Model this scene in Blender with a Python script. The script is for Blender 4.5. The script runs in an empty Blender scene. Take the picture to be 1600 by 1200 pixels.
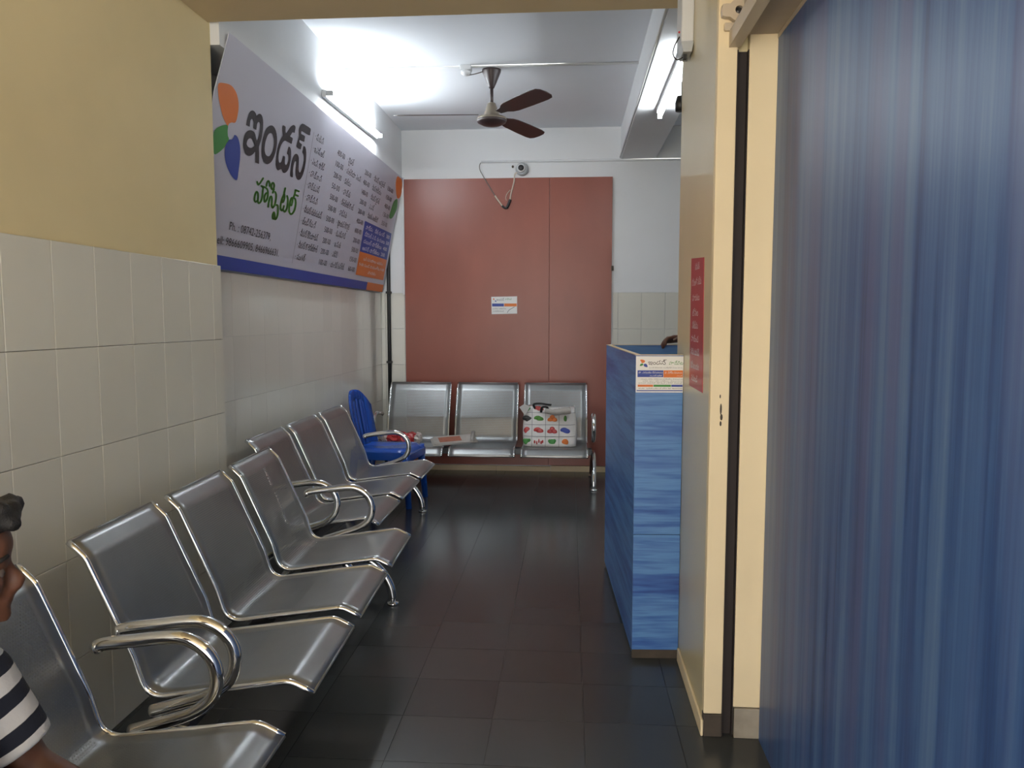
import bpy, bmesh, math, random
from mathutils import Vector, Matrix
random.seed(7)
SC = bpy.context.scene
COL = SC.collection

# ------------------------------------------------------------------ camera, world, exposure
CAMH = 1.34
F, CX, CY = 1200.0, 800.0, 600.0           # focal length in pixels of the 1600x1200 frame
PITCH = math.atan(102 / F)
YAW = math.atan(90 * math.cos(PITCH) / F)
cam_d = bpy.data.cameras.new('camera'); cam = bpy.data.objects.new('camera', cam_d); COL.objects.link(cam)
cam_d.sensor_width = 36.0; cam_d.lens = 36.0 * F / 1600.0; cam_d.clip_start = 0.02
cam.location = (0, 0, CAMH); cam.rotation_euler = (math.pi / 2 - PITCH, 0, YAW)
SC.camera = cam
DAYLIGHT = 5.8
TUBE_LEFT, TUBE_RIGHT = 125.0, 75.0
world = bpy.data.worlds.new('overcast_sky'); SC.world = world; world.use_nodes = True
world.node_tree.nodes['Background'].inputs[0].default_value = (1.0, 0.97, 0.93, 1)
world.node_tree.nodes['Background'].inputs[1].default_value = DAYLIGHT
sun_d = bpy.data.lights.new('sun', 'SUN'); sun = bpy.data.objects.new('sun', sun_d); COL.objects.link(sun)   # lights the street behind the camera
sun_d.energy = 56.0; sun_d.angle = math.radians(3); sun_d.color = (1.0, 0.96, 0.90); sun.rotation_euler = (math.radians(-30), math.radians(8), 0); sun.location = (0, -4, 9)
SC.view_settings.view_transform = 'Standard'; SC.view_settings.look = 'None'
SC.view_settings.gamma = 1.0; SC.view_settings.use_curve_mapping = False
SC.view_settings.exposure = 0.0

# ------------------------------------------------------------------ pixel -> place helpers
FWD = Vector((-math.sin(YAW) * math.cos(PITCH), math.cos(YAW) * math.cos(PITCH), -math.sin(PITCH)))
RGT = Vector((math.cos(YAW), math.sin(YAW), 0)); UPV = RGT.cross(FWD)
CAMP = Vector((0, 0, CAMH))
def on_plane(px, py, p0, n):
    r = FWD * F + RGT * (px - CX) - UPV * (py - CY)
    return CAMP + r * ((Vector(p0) - CAMP).dot(n) / r.dot(n))
def ony(px, py, Y): return on_plane(px, py, (0, Y, 0), Vector((0, 1, 0)))
def onx(px, py, X): return on_plane(px, py, (X, 0, 0), Vector((1, 0, 0)))
def onz(px, py, Z): return on_plane(px, py, (0, 0, Z), Vector((0, 0, 1)))

# ------------------------------------------------------------------ materials
def srgb(r, g, b):
    f = lambda c: (c / 255 / 12.92) if c / 255 <= 0.04045 else ((c / 255 + 0.055) / 1.055) ** 2.4
    return (f(r), f(g), f(b), 1)
MATS = {}
class NT:
    def __init__(s, name):
        s.m = bpy.data.materials.new(name); s.m.use_nodes = True; s.t = s.m.node_tree
        s.p = s.t.nodes['Principled BSDF']; s.out = s.t.nodes['Material Output']
    def n(s, typ, **kw):
        nd = s.t.nodes.new(typ)
        for k, v in kw.items(): setattr(nd, k, v)
        return nd
    def l(s, a, b): s.t.links.new(a, b)
    def math(s, op, a, b=None, c=None):
        nd = s.n('ShaderNodeMath', operation=op)
        for i, v in enumerate((a, b, c)):
            if v is None: continue
            if isinstance(v, (int, float)): nd.inputs[i].default_value = v
            else: s.l(v, nd.inputs[i])
        return nd.outputs[0]
    def ramp(s, fac, stops):
        r = s.n('ShaderNodeValToRGB'); e = r.color_ramp.elements
        while len(e) < len(stops): e.new(0.5)
        for el, (p, c) in zip(e, stops): el.position = p; el.color = c
        s.l(fac, r.inputs[0]); return r.outputs[0]
    def coords(s, scale=(1, 1, 1), which='Object'):
        tc = s.n('ShaderNodeTexCoord'); mp = s.n('ShaderNodeMapping'); mp.inputs['Scale'].default_value = scale
        s.l(tc.outputs[which], mp.inputs[0]); return mp.outputs[0]
    def noise(s, vec, scale, detail=4, rough=0.55):
        nz = s.n('ShaderNodeTexNoise'); nz.inputs['Scale'].default_value = scale
        nz.inputs['Detail'].default_value = detail; nz.inputs['Roughness'].default_value = rough
        s.l(vec, nz.inputs['Vector']); return nz.outputs['Fac']
    def bump(s, h, strength=0.2, dist=0.002):
        b = s.n('ShaderNodeBump'); b.inputs['Strength'].default_value = strength; b.inputs['Distance'].default_value = dist
        s.l(h, b.inputs['Height']); s.l(b.outputs[0], s.p.inputs['Normal'])
def mul(c, k): return (c[0] * k, c[1] * k, c[2] * k, 1)
def mat(name, col, rough=0.5, metal=0.0, var=0.06, scale=6.0, bump=0.0, coat=0.0, spec=None, stretch=(1, 1, 1)):
    if name in MATS: return MATS[name]
    t = NT(name); v = t.noise(t.coords(stretch), scale)
    t.l(t.ramp(v, [(0.25, mul(col, 1 - var)), (0.75, mul(col, 1 + var))]), t.p.inputs['Base Color'])
    t.p.inputs['Roughness'].default_value = rough; t.p.inputs['Metallic'].default_value = metal
    if coat: t.p.inputs['Coat Weight'].default_value = coat; t.p.inputs['Coat Roughness'].default_value = 0.05
    if spec is not None: t.p.inputs['Specular IOR Level'].default_value = spec
    if bump: t.bump(t.noise(t.coords(stretch), scale * 8), bump)
    MATS[name] = t.m; return t.m
def mat_tile(name, col, rough, var, mottled=0.05):
    t = NT(name); oi = t.n('ShaderNodeObjectInfo'); v = t.noise(t.coords(), 5.0)
    k = t.math('ADD', t.math('MULTIPLY', oi.outputs['Random'], var), t.math('MULTIPLY', v, mottled))
    t.l(t.ramp(k, [(0.0, mul(col, 1 - (var + mottled) / 2)), (var + mottled, mul(col, 1 + (var + mottled) / 2))]), t.p.inputs['Base Color'])
    t.p.inputs['Roughness'].default_value = rough
    MATS[name] = t.m; return t.m
def mat_laminate(name, vertical, stops, scale):
    t = NT(name); st = (scale, scale, scale * 0.022) if vertical else (scale * 0.06, scale * 0.06, scale)
    v = t.noise(t.coords(st), 1.0, 5, 0.6); w = t.noise(t.coords(tuple(a * 0.2 for a in st)), 1.0, 3); f = t.noise(t.coords((st[0] * 5, st[1] * 5, st[2] * 4)), 1.0, 3)
    k = t.math('ADD', t.math('ADD', t.math('MULTIPLY', v, 0.50), t.math('MULTIPLY', w, 0.38)), t.math('MULTIPLY', f, 0.12))
    hue = t.noise(t.coords(tuple(a * 0.45 for a in st)), 1.0, 2)
    mx = t.n('ShaderNodeMix', data_type='RGBA'); t.l(t.ramp(hue, [(0.50, (0, 0, 0, 1)), (0.66, (0.55, 0.55, 0.55, 1))]), mx.inputs[0])
    t.l(t.ramp(k, stops), mx.inputs[6]); mx.inputs[7].default_value = stops[-1][1]
    t.l(mx.outputs[2], t.p.inputs['Base Color']); t.p.inputs['Roughness'].default_value = 0.40
    MATS[name] = t.m; return t.m
def mat_emit(name, col, strength):
    t = NT(name); e = t.n('ShaderNodeEmission'); e.inputs[0].default_value = col; e.inputs[1].default_value = strength
    t.l(e.outputs[0], t.out.inputs[0]); MATS[name] = t.m; return t.m
def mat_perforated():
    t = NT('perforated_steel'); P = 0.0085
    uv = t.n('ShaderNodeUVMap'); uv.uv_map = 'UVMap'; sep = t.n('ShaderNodeSeparateXYZ'); t.l(uv.outputs[0], sep.inputs[0])
    U = t.math('DIVIDE', sep.outputs[0], P * 0.866); V = t.math('DIVIDE', sep.outputs[1], P)
    row = t.math('FLOOR', U); odd = t.math('MULTIPLY', t.math('MODULO', row, 2.0), 0.5)
    du = t.math('SUBTRACT', t.math('FRACT', U), 0.5); dv = t.math('SUBTRACT', t.math('FRACT', t.math('ADD', V, odd)), 0.5)
    d = t.math('SQRT', t.math('ADD', t.math('MULTIPLY', t.math('MULTIPLY', du, du), 0.75), t.math('MULTIPLY', dv, dv)))
    hole = t.math('LESS_THAN', d, 0.26)
    att = t.n('ShaderNodeAttribute'); att.attribute_name = 'perforated'
    hole = t.math('MULTIPLY', hole, t.math('GREATER_THAN', att.outputs['Fac'], 0.5))
    nz = t.noise(t.coords(), 3.0)
    t.l(t.ramp(nz, [(0.3, (0.27, 0.28, 0.28, 1)), (0.7, (0.34, 0.35, 0.35, 1))]), t.p.inputs['Base Color'])
    t.p.inputs['Metallic'].default_value = 0.85; t.p.inputs['Roughness'].default_value = 0.36
    tr = t.n('ShaderNodeBsdfTransparent'); mx = t.n('ShaderNodeMixShader')
    t.l(hole, mx.inputs[0]); t.l(t.p.outputs[0], mx.inputs[1]); t.l(tr.outputs[0], mx.inputs[2]); t.l(mx.outputs[0], t.out.inputs[0])
    MATS['perforated'] = t.m; return t.m
def mat_stripes():
    t = NT('striped_cotton'); tc = t.n('ShaderNodeTexCoord'); sep = t.n('ShaderNodeSeparateXYZ'); t.l(tc.outputs['Object'], sep.inputs[0])
    w = t.math('ADD', sep.outputs[2], t.math('MULTIPLY', t.noise(tc.outputs['Object'], 9.0), 0.012))
    k = t.math('FRACT', t.math('DIVIDE', w, 0.062))
    t.l(t.ramp(k, [(0.0, srgb(196, 196, 196)), (0.50, srgb(196, 196, 196)), (0.52, srgb(24, 28, 42)), (0.98, srgb(24, 28, 42))]), t.p.inputs['Base Color'])
    t.p.inputs['Roughness'].default_value = 0.9; t.bump(t.noise(tc.outputs['Object'], 22.0), 0.5, 0.01)
    MATS['stripes'] = t.m; return t.m

mat('yellow', srgb(224, 208, 162), 0.75, var=0.05, scale=2.2, bump=0.06)
mat('yellow_gloss', srgb(218, 205, 165), 0.38, var=0.04, scale=2.0, coat=0.35)
mat('cream', srgb(232, 214, 176), 0.6, var=0.05, scale=3, bump=0.05)
mat('white', srgb(222, 224, 226), 0.7, var=0.03, scale=2, bump=0.04)
mat('ceiling_white', srgb(234, 238, 243), 0.85, var=0.02, scale=2)
mat('soffit', srgb(216, 196, 158), 0.8, var=0.05, scale=2)
mat('base_tile', srgb(150, 142, 128), 0.5, var=0.2, scale=14); mat('grout', srgb(120, 118, 108), 0.9)
mat_tile('ivory_tile', srgb(214, 212, 202), 0.13, 0.05)
mat_tile('ivory_tile_old', srgb(218, 216, 203), 0.22, 0.06)
mat_tile('floor_tile', srgb(66, 69, 70), 0.20, 0.24, 0.10)
mat('floor_joint', srgb(50, 50, 50), 0.5)
mat('street', srgb(176, 170, 160), 0.9, scale=1)
mat_perforated()
mat('chrome', (0.78, 0.79, 0.80, 1), 0.10, 1.0, var=0.02)
mat('steel_dark', (0.10, 0.10, 0.105, 1), 0.4, 0.6)
mat('black', srgb(22, 22, 24), 0.45)
mat('rubber', srgb(28, 28, 28), 0.8)
mat('slot', srgb(42, 34, 32), 0.7); mat('overhead', srgb(168, 154, 136), 0.8)
mat('board', srgb(136, 72, 58), 0.34, var=0.13, scale=2.6, bump=0.05, stretch=(1, 1, 0.45))
mat_laminate('blue_v', True, [(0.36, srgb(32, 48, 90)), (0.44, srgb(50, 78, 130)), (0.51, srgb(66, 98, 148)), (0.60, srgb(90, 118, 158)), (0.75, srgb(94, 98, 140))], 22.0)
mat_laminate('blue_h', False, [(0.34, srgb(30, 54, 122)), (0.44, srgb(56, 98, 168)), (0.54, srgb(92, 140, 196)), (0.66, srgb(70, 116, 184)), (0.75, srgb(66, 104, 172))], 24.0)
mat('edge_band', srgb(206, 186, 152), 0.5)
mat('plastic_blue', srgb(22, 72, 160), 0.25, var=0.03)
mat('vinyl', srgb(190, 189, 202), 0.42, var=0.015, scale=2)
mat('ink_black', srgb(46, 42, 48), 0.5, var=0.02)
mat('ink_green', srgb(74, 134, 48), 0.5, var=0.02)
mat('ink_blue', srgb(52, 74, 158), 0.5, var=0.02)
mat('ink_orange', srgb(222, 120, 50), 0.5, var=0.02)
mat('ink_leaf', srgb(66, 140, 66), 0.5, var=0.02)
mat('ink_white', srgb(232, 232, 236), 0.5, var=0.02)
mat('ink_grey', srgb(120, 120, 126), 0.5, var=0.02)
mat('paper', srgb(236, 236, 234), 0.6, var=0.02)
mat('news_photo', srgb(158, 98, 78), 0.8, var=0.15, scale=40); mat('newsprint', srgb(170, 166, 160), 0.8, var=0.1, scale=30)
mat('red_poster', srgb(176, 38, 48), 0.4, var=0.03, coat=0.12)
mat('fan_brown', srgb(58, 46, 46), 0.4, var=0.05)
mat('fan_metal', srgb(132, 122, 108), 0.35, 0.3)
mat('pvc', srgb(216, 218, 220), 0.5, var=0.02)
mat('pvc_grey', srgb(176, 180, 182), 0.4, var=0.02)
mat('cable', srgb(120, 116, 112), 0.6); mat('cable_white', srgb(208, 196, 180), 0.6)
mat('skin', srgb(96, 62, 45), 0.5, var=0.05, scale=20)
mat('hair', srgb(16, 14, 14), 0.6, var=0.3, scale=60, bump=0.8)
mat('trousers', srgb(40, 44, 56), 0.9, scale=30)
mat('dark_cloth', srgb(34, 36, 44), 0.9, scale=30)
mat_stripes()
mat('bag', srgb(214, 212, 210), 0.5, var=0.05, scale=14, bump=0.2)
mat('red_plastic', srgb(178, 50, 52), 0.3, var=0.1, scale=30); mat('eye_white', srgb(92, 80, 72), 0.5); mat('clear_plastic', srgb(190, 180, 176), 0.2, var=0.1, scale=40)
mat('metal_frame', srgb(196, 182, 160), 0.5, 0.1)
mat_emit('tube_light_left', (0.90, 0.96, 1.0, 1), TUBE_LEFT)
mat_emit('tube_light_right', (0.90, 0.96, 1.0, 1), TUBE_RIGHT)
mat('led_red', srgb(230, 40, 40), 0.3)
mat('dirt', srgb(70, 62, 54), 0.8, var=0.2, scale=20)

# ------------------------------------------------------------------ mesh builder
class MB:
    def __init__(s): s.v = []; s.f = []; s.uv = None; s.smooth = []
    def add(s, vs, fs, smooth=False):
        b = len(s.v); s.v += [Vector(v) for v in vs]; s.f += [tuple(i + b for i in f) for f in fs]; s.smooth += [smooth] * len(fs); return s
    def box(s, lo, hi):
        (a, b, c), (d, e, f) = lo, hi
        return s.add([(a, b, c), (d, b, c), (d, e, c), (a, e, c), (a, b, f), (d, b, f), (d, e, f), (a, e, f)],
                     [(0, 3, 2, 1), (4, 5, 6, 7), (0, 1, 5, 4), (1, 2, 6, 5), (2, 3, 7, 6), (3, 0, 4, 7)])
    def tube(s, pts, r, seg=10, caps=True, flat=1.0):
        pts = [Vector(p) for p in pts]; n = len(pts); rs = r if isinstance(r, (list, tuple)) else [r] * n
        up = None; rings = []
        for i in range(n):
            t = (pts[min(i + 1, n - 1)] - pts[max(i - 1, 0)]).normalized()
            if up is None: up = Vector((0, 0, 1)) if abs(t.z) < 0.9 else Vector((0, 1, 0))
            a = t.cross(up).normalized(); b = a.cross(t).normalized(); up = b
            rings.append([pts[i] + (a * math.cos(k * 2 * math.pi / seg) + b * flat * math.sin(k * 2 * math.pi / seg)) * rs[i] for k in range(seg)])
        vs = [v for g in rings for v in g]; fs = []
        for i in range(n - 1):
            for k in range(seg):
                fs.append((i * seg + k, i * seg + (k + 1) % seg, (i + 1) * seg + (k + 1) % seg, (i + 1) * seg + k))
        s.add(vs, fs, True)
        if caps:
            s.add(rings[0], [tuple(range(seg))[::-1]]); s.add(rings[-1], [tuple(range(seg))])
        return s
    def lathe(s, prof, c=(0, 0, 0), seg=20, axis='z'):
        vs = []; fs = []
        for r, h in prof:
            for k in range(seg):
                a = 2 * math.pi * k / seg; x, y = r * math.cos(a), r * math.sin(a)
                p = (x, y, h) if axis == 'z' else ((x, -h, y) if axis == 'y' else (h, x, y))
                vs.append(Vector(p) + Vector(c))
        n = len(prof)
        for i in range(n - 1):
            for k in range(seg): fs.append((i * seg + k, i * seg + (k + 1) % seg, (i + 1) * seg + (k + 1) % seg, (i + 1) * seg + k))
        fs.append(tuple(range(seg))[::-1]); fs.append(tuple((n - 1) * seg + k for k in range(seg)))
        return s.add(vs, fs, True)
    def ball(s, c, r, seg=14, rings=9, rot=None):
        r = (r, r, r) if isinstance(r, (int, float)) else r; vs = []; fs = []
        for i in range(rings + 1):
            th = math.pi * i / rings
            for k in range(seg):
                a = 2 * math.pi * k / seg; p = Vector((r[0] * math.sin(th) * math.cos(a), r[1] * math.sin(th) * math.sin(a), r[2] * math.cos(th)))
                vs.append((rot @ p if rot else p) + Vector(c))
        for i in range(rings):
            for k in range(seg): fs.append((i * seg + k, (i + 1) * seg + k, (i + 1) * seg + (k + 1) % seg, i * seg + (k + 1) % seg))
        return s.add(vs, fs, True)
    def capsule(s, a, b, ra, rb, seg=14):
        a, b = Vector(a), Vector(b); s.ball(a, ra, seg); s.ball(b, rb, seg); return s.tube([a, b], [ra, rb], seg)
    def prism(s, poly, d):                          # polygon (3D points in order) pushed by vector d
        poly = [Vector(p) for p in poly]; n = len(poly); d = Vector(d)
        s.add(poly + [p + d for p in poly], [tuple(range(n)), tuple(range(n, 2 * n))[::-1]] + [((i + 1) % n, i, n + i, n + (i + 1) % n) for i in range(n)]); return s
    def build(s, name, m, parent=None, bevel=0.0, origin=None, keep_smooth=None):
        me = bpy.data.meshes.new(name); o0 = Vector(origin) if origin is not None else Vector((0, 0, 0))
        me.from_pydata([v - o0 for v in s.v], [], s.f); me.update()
        bm = bmesh.new(); bm.from_mesh(me)
        bm.faces.ensure_lookup_table()
        for f, sm in zip(bm.faces, s.smooth): f.smooth = sm if keep_smooth is None else keep_smooth
        bmesh.ops.remove_doubles(bm, verts=bm.verts, dist=1e-6)
        bmesh.ops.recalc_face_normals(bm, faces=bm.faces)
        bm.to_mesh(me); bm.free()
        me.materials.append(MATS[m] if isinstance(m, str) else m)
        o = bpy.data.objects.new(name, me); COL.objects.link(o); o.location = o0
        if bevel:
            b = o.modifiers.new('bevel', 'BEVEL'); b.width = bevel; b.segments = 2; b.limit_method = 'ANGLE'
        if parent is not None: o.parent = parent
        return o
def tag(o, label, cat, group=None, kind=None):
    o['label'] = label; o['category'] = cat
    if group: o['group'] = group
    if kind: o['kind'] = kind
    return o
def empty(name, loc, rz=0.0):
    o = bpy.data.objects.new(name, None); COL.objects.link(o); o.location = loc; o.rotation_euler = (0, 0, rz); o.empty_display_size = 0.1; return o
def struct(name, mb, m, label, cat, bevel=0.0): return tag(mb.build(name, m, bevel=bevel), label, cat, kind='structure')
def catmull(pts, n=5, closed=False):
    pts = [Vector(p) for p in pts]; out = []; N = len(pts); rng = range(N if closed else N - 1)
    for i in rng:
        g = (lambda k: pts[k % N]) if closed else (lambda k: pts[max(0, min(N - 1, k))])
        p0, p1, p2, p3 = g(i - 1), g(i), g(i + 1), g(i + 2)
        for j in range(n):
            t = j / n
            out.append(0.5 * ((2 * p1) + (p2 - p0) * t + (2 * p0 - 5 * p1 + 4 * p2 - p3) * t * t + (3 * p1 - p0 - 3 * p2 + p3) * t ** 3))
    if not closed: out.append(pts[-1])
    return out
def remesh_object(mb, name, m, parent, voxel, smooth_it=4, origin=None):
    """one continuous surface out of overlapping forms"""
    o = mb.build(name, m, origin=origin)
    r = o.modifiers.new('remesh', 'REMESH'); r.mode = 'VOXEL'; r.voxel_size = voxel; r.use_smooth_shade = True
    sm = o.modifiers.new('smooth', 'SMOOTH'); sm.iterations = smooth_it; sm.factor = 0.5
    bpy.context.view_layer.update()
    me = bpy.data.meshes.new_from_object(o.evaluated_get(bpy.context.evaluated_depsgraph_get()))
    o.modifiers.clear(); old = o.data; o.data = me; bpy.data.meshes.remove(old)
    if not me.materials: me.materials.append(MATS[m])
    if parent is not None: o.parent = parent
    return o

# ------------------------------------------------------------------ room dimensions (metres)
XL = -1.655            # tiled wall under the banner
XC = -1.498            # plaster of the near wall; its tiles stand 15 mm proud
YC = 3.20              # where the near wall ends
YB = 6.697             # back wall
ZC = 2.957             # ceiling
ZS = 2.559             # soffit of the entrance lintel
YOPEN = -0.9           # street opening behind the camera
XP = 0.437             # left face of the pillar
YP0, YP1 = 2.41, 3.16  # pillar front and back
XR = 2.3               # hidden right wall of the reception
ZD = 1.565             # top of the tiled dado
ROWS = [0.0, 0.307, 0.622, 0.937, 1.252, ZD]

# ------------------------------------------------------------------ setting
tag(MB().box((-9, -12, -0.30), (9, YOPEN, -0.06)).build('street_ground', 'street'), 'plain grey street ground outside the entrance', 'ground', kind='structure')
tag(MB().box((-2.6, YOPEN - 1.9, 2.62), (3.0, YOPEN, 2.70)).build('sky_blocker', 'overhead'), 'added flat sky-blocking awning over the street entrance behind the camera', 'slab', kind='structure')  # added out of view to keep high sky light out of the entrance
floor = struct('floor', MB().box((-1.9, YOPEN, -0.12), (2.5, YB + 0.1, -0.006)), 'floor_joint', 'dark grey polished tile floor of the waiting room', 'floor')
TW, TD = 0.305, 0.27
full = None
for i in range(-5, 4):
    for j in range(-6, 16):
        x0, y0 = -0.25 + i * TW, 2.466 + j * TD
        x1, y1 = x0 + TW, y0 + TD
        if x1 > XL and y0 < YB and y1 > 0.8:
            cx0, cx1, cy1 = max(x0, XL), x1, min(y1, YB)
            if cx0 == x0 and cy1 == y1:
                if full is None:
                    full = MB().box((0.0008, 0.0008, -0.008), (TW - 0.0008, TD - 0.0008, 0)).build('tile', 'floor_tile', floor); o = full
                else: o = full.copy(); COL.objects.link(o)
                o.location = (x0, y0, random.uniform(-0.0003, 0))
            else:
                o = MB().box((cx0 + 0.0008, y0 + 0.0008, -0.008), (cx1 - 0.0008, cy1 - 0.0008, 0)).build('tile', 'floor_tile', floor)
o = MB().box((-1.9, YOPEN, -0.008), (2.5, 2.466 - 6 * TD - 0.001, 0)).build('tile_field', 'floor_tile', floor); o['kind'] = 'stuff'
o = MB().box((-0.25 + 4 * TW, 2.466 - 6 * TD, -0.008), (2.5, YB, 0)).build('tile_field', 'floor_tile', floor); o['kind'] = 'stuff'

def tile_wall(parent, place, a0, a1, pitch, phase, m, rows=ROWS, th=0.009, gap=0.0009, c=0.0014):
    """ceramic tiles one by one; place(a, z, d) gives the world point (d = how far out of the wall)"""
    shared = {}
    k = math.floor((a0 - phase) / pitch)
    while phase + k * pitch < a1 - 1e-6:
        lo, hi = max(a0, phase + k * pitch), min(a1, phase + (k + 1) * pitch); k += 1
        if hi - lo < 0.012: continue
        for r in range(len(rows) - 1):
            key = (round(hi - lo, 4), round(rows[r + 1] - rows[r], 4)); base = place(lo, rows[r], 0)
            if key not in shared:
                w, h = hi - lo, rows[r + 1] - rows[r]
                P = lambda a, z, d: Vector(place(a, z, d)) - Vector(place(0, 0, 0))
                ring = lambda g, d: [P(g, g, d), P(w - g, g, d), P(w - g, h - g, d), P(g, h - g, d)]
                vs = ring(gap, 0) + ring(gap, th - c) + ring(gap + c, th)
                fs = [(8, 9, 10, 11)] + [(q, (q + 1) % 4, 4 + (q + 1) % 4, 4 + q) for q in range(4)] + [(4 + q, 4 + (q + 1) % 4, 8 + (q + 1) % 4, 8 + q) for q in range(4)]
                o = MB().add(vs, fs).build('tile', m, parent); shared[key] = o
            else:
                o = shared[key].copy(); COL.objects.link(o)
            o.location = base
# near left wall (yellow plaster above ivory tiles)
wall_near = struct('wall_left', MB().box((-1.9, YOPEN, -0.006), (XC, YC, ZC + 0.1)), 'yellow', 'pale yellow painted wall above ivory tiles, nearest on the left', 'wall')
tile_wall(wall_near, lambda a, z, d: (XC + 0.006 + d, a, z), 0.92, YC, 0.2, 0.12, 'ivory_tile_old')
MB().box((XC, YOPEN, 0), (XC + 0.0062, YC, ZD - 0.001)).build('tile_backing', 'grout', wall_near)
MB().box((XC, YOPEN, 0), (XC + 0.015, 0.919, ZD)).build('tile_field', 'ivory_tile_old', wall_near)['kind'] = 'stuff'
# recessed wall under the banner
wall_rec = struct('wall_left_recess', MB().box((-1.9, YC, -0.006), (XL - 0.009, YB + 0.2, ZC + 0.1)), 'white', 'white wall with glossy ivory tiles below the hospital banner', 'wall')
tile_wall(wall_rec, lambda a, z, d: (XL - 0.009 + d, a, z), YC, YB, 0.2, 0.08, 'ivory_tile', gap=0.0004, c=0.0006)
struct('ceiling_beam_left', MB().box((XL - 0.02, YC, 2.475), (-1.458, YB, ZC)), 'white', 'white beam along the left wall above the banner', 'beam')
# back wall
wall_back = struct('wall_back', MB().box((-1.9, YB + 0.009, -0.006), (XR + 0.2, YB + 0.2, ZC + 0.1)), 'white', 'white back wall behind the red-brown boards', 'wall')
MB().box((-1.66, YB, ZD), (XR, YB + 0.0095, ZC)).build('plaster', 'white', wall_back)
tile_wall(wall_back, lambda a, z, d: (a, YB + 0.009 - d, z), XL, -1.445, 0.2, -1.62, 'ivory_tile')
tile_wall(wall_back, lambda a, z, d: (a, YB + 0.009 - d, z), 0.37, 1.5, 0.2, 0.615, 'ivory_tile')
MB().box((1.5, YB, 0), (XR, YB + 0.01, ZD)).build('tile_field', 'ivory_tile', wall_back)['kind'] = 'stuff'
bb = struct('baseboard_back', MB().box((-1.445, YB - 0.012, 0), (-0.64, YB + 0.009, 0.045)), 'edge_band', 'worn beige strip at the foot of the red-brown boards', 'baseboard')
MB().box((-0.637, YB - 0.013, 0), (-0.16, YB + 0.009, 0.042)).build('strip', 'edge_band', bb); MB().box((-0.157, YB - 0.016, 0), (0.36, YB + 0.009, 0.05)).build('strip', 'edge_band', bb)
struct('wall_right', MB().box((XR, 2.3, -0.006), (XR + 0.2, YB + 0.2, ZC + 0.1)), 'white', 'white far right wall of the reception, hidden behind the pillar', 'wall')
struct('ceiling', MB().box((-1.9, YC - 0.02, ZC), (XR + 0.2, YB + 0.2, ZC + 0.15)), 'ceiling_white', 'white painted ceiling carrying the brown fan', 'ceiling')
struct('ceiling_beam_right', MB().box((0.424, 3.17, 2.69), (0.72, YB, ZC)), 'white', 'white ceiling beam carrying the right tube light', 'beam', 0.004)
struct('ceiling_lintel', MB().box((-1.9, YOPEN, ZS), (XR + 0.2, YC - 0.02, ZC + 0.15)), 'soffit', 'tan soffit of the entrance lintel across the top', 'lintel')
# pillar on the right
pil = struct('wall_pillar', MB().box((XP, YP0 + 0.03, 0), (0.72, YP1, ZS)), 'yellow_gloss', 'glossy yellow pillar right of the reception counter', 'pillar')
MB().box((XP, YP0, 0.075), (0.495, YP0 + 0.03, ZS)).build('front_strip', 'cream', pil, 0.003)
MB().box((0.53, YP0, 0.10), (0.72, YP0 + 0.03, ZS)).build('front_strip', 'cream', pil, 0.003)
MB().box((XP, YP0 - 0.004, 0), (0.495, YP0 + 0.03, 0.0745)).build('skirting', 'dirt', pil, 0.003); MB().box((XP - 0.009, YP0 - 0.004, 0), (XP, 2.955, 0.055)).build('skirting', 'cream', pil, 0.004)
MB().box((0.533, YP0 - 0.006, 0), (0.655, YP0 + 0.03, 0.098)).build('base_tile', 'base_tile', pil, 0.002)
struct('wall_right_return', MB().box((0.72, YP0 + 0.04, 0), (XR + 0.2, YP0 + 0.16, ZS)), 'cream', 'cream wall behind the blue partition', 'wall')
ch_ = MB()
for (a, b, w, h) in ((0.470, 1.060, 0.003, 0.018), (0.472, 1.035, 0.004, 0.010), (0.470, 1.015, 0.003, 0.008), (0.467, 1.10, 0.002, 0.006)): ch_.ball((a, YP0, b), (w, 0.0012, h), 8, 6)
ch_.build('paint_chips', 'dirt', pil)['kind'] = 'stuff'
g = empty('shutter_guide', (0.5125, YP0 + 0.01, 0)); tag(g, 'dark vertical shutter guide channel set into the cream pillar front', 'shutter guide')
MB().box((-0.0165, 0.012, 0.0), (0.0165, 0.019, 2.14)).build('channel_back', 'slot', g); MB().box((-0.0172, -0.008, 0.0), (-0.0145, 0.018, 2.14)).build('channel_side', 'slot', g); MB().box((0.0145, -0.008, 0.0), (0.0172, 0.018, 2.14)).build('channel_side', 'slot', g)

# ------------------------------------------------------------------ benches
PROF_L = [(0.0, 0.750, 0), (0.046, 0.706, 0.012), (0.166, 0.435, 0.014), (0.198, 0.322, 0.055), (0.590, 0.378, 0.020), (0.652, 0.347, 0)]
PROF_F = [(0.0, 0.797, 0), (0.046, 0.742, 0.014), (0.152, 0.515, 0.014), (0.205, 0.320, 0.060), (0.512, 0.317, 0.020), (0.570, 0.262, 0)]
def bent_sheet(prof):
    """corner list (u, z, fillet) -> side profile of a folded steel sheet"""
    P = [Vector((u, 0, z)) for u, z, r in prof]; out = [P[0]]
    for i in range(1, len(P) - 1):
        r = prof[i][2]; a = P[i] + (P[i - 1] - P[i]).normalized() * r; b = P[i] + (P[i + 1] - P[i]).normalized() * r; prev = out[-1]
        out.append(prev + (a - prev) * 0.5)
        n = 8 if r > 0.03 else 4
        for k in range(n + 1): t = k / n; out.append(a * (1 - t) ** 2 + P[i] * 2 * t * (1 - t) + b * t * t)
    prev = out[-1]; out += [prev + (P[-1] - prev) * 0.5, P[-1]]; return out
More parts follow.
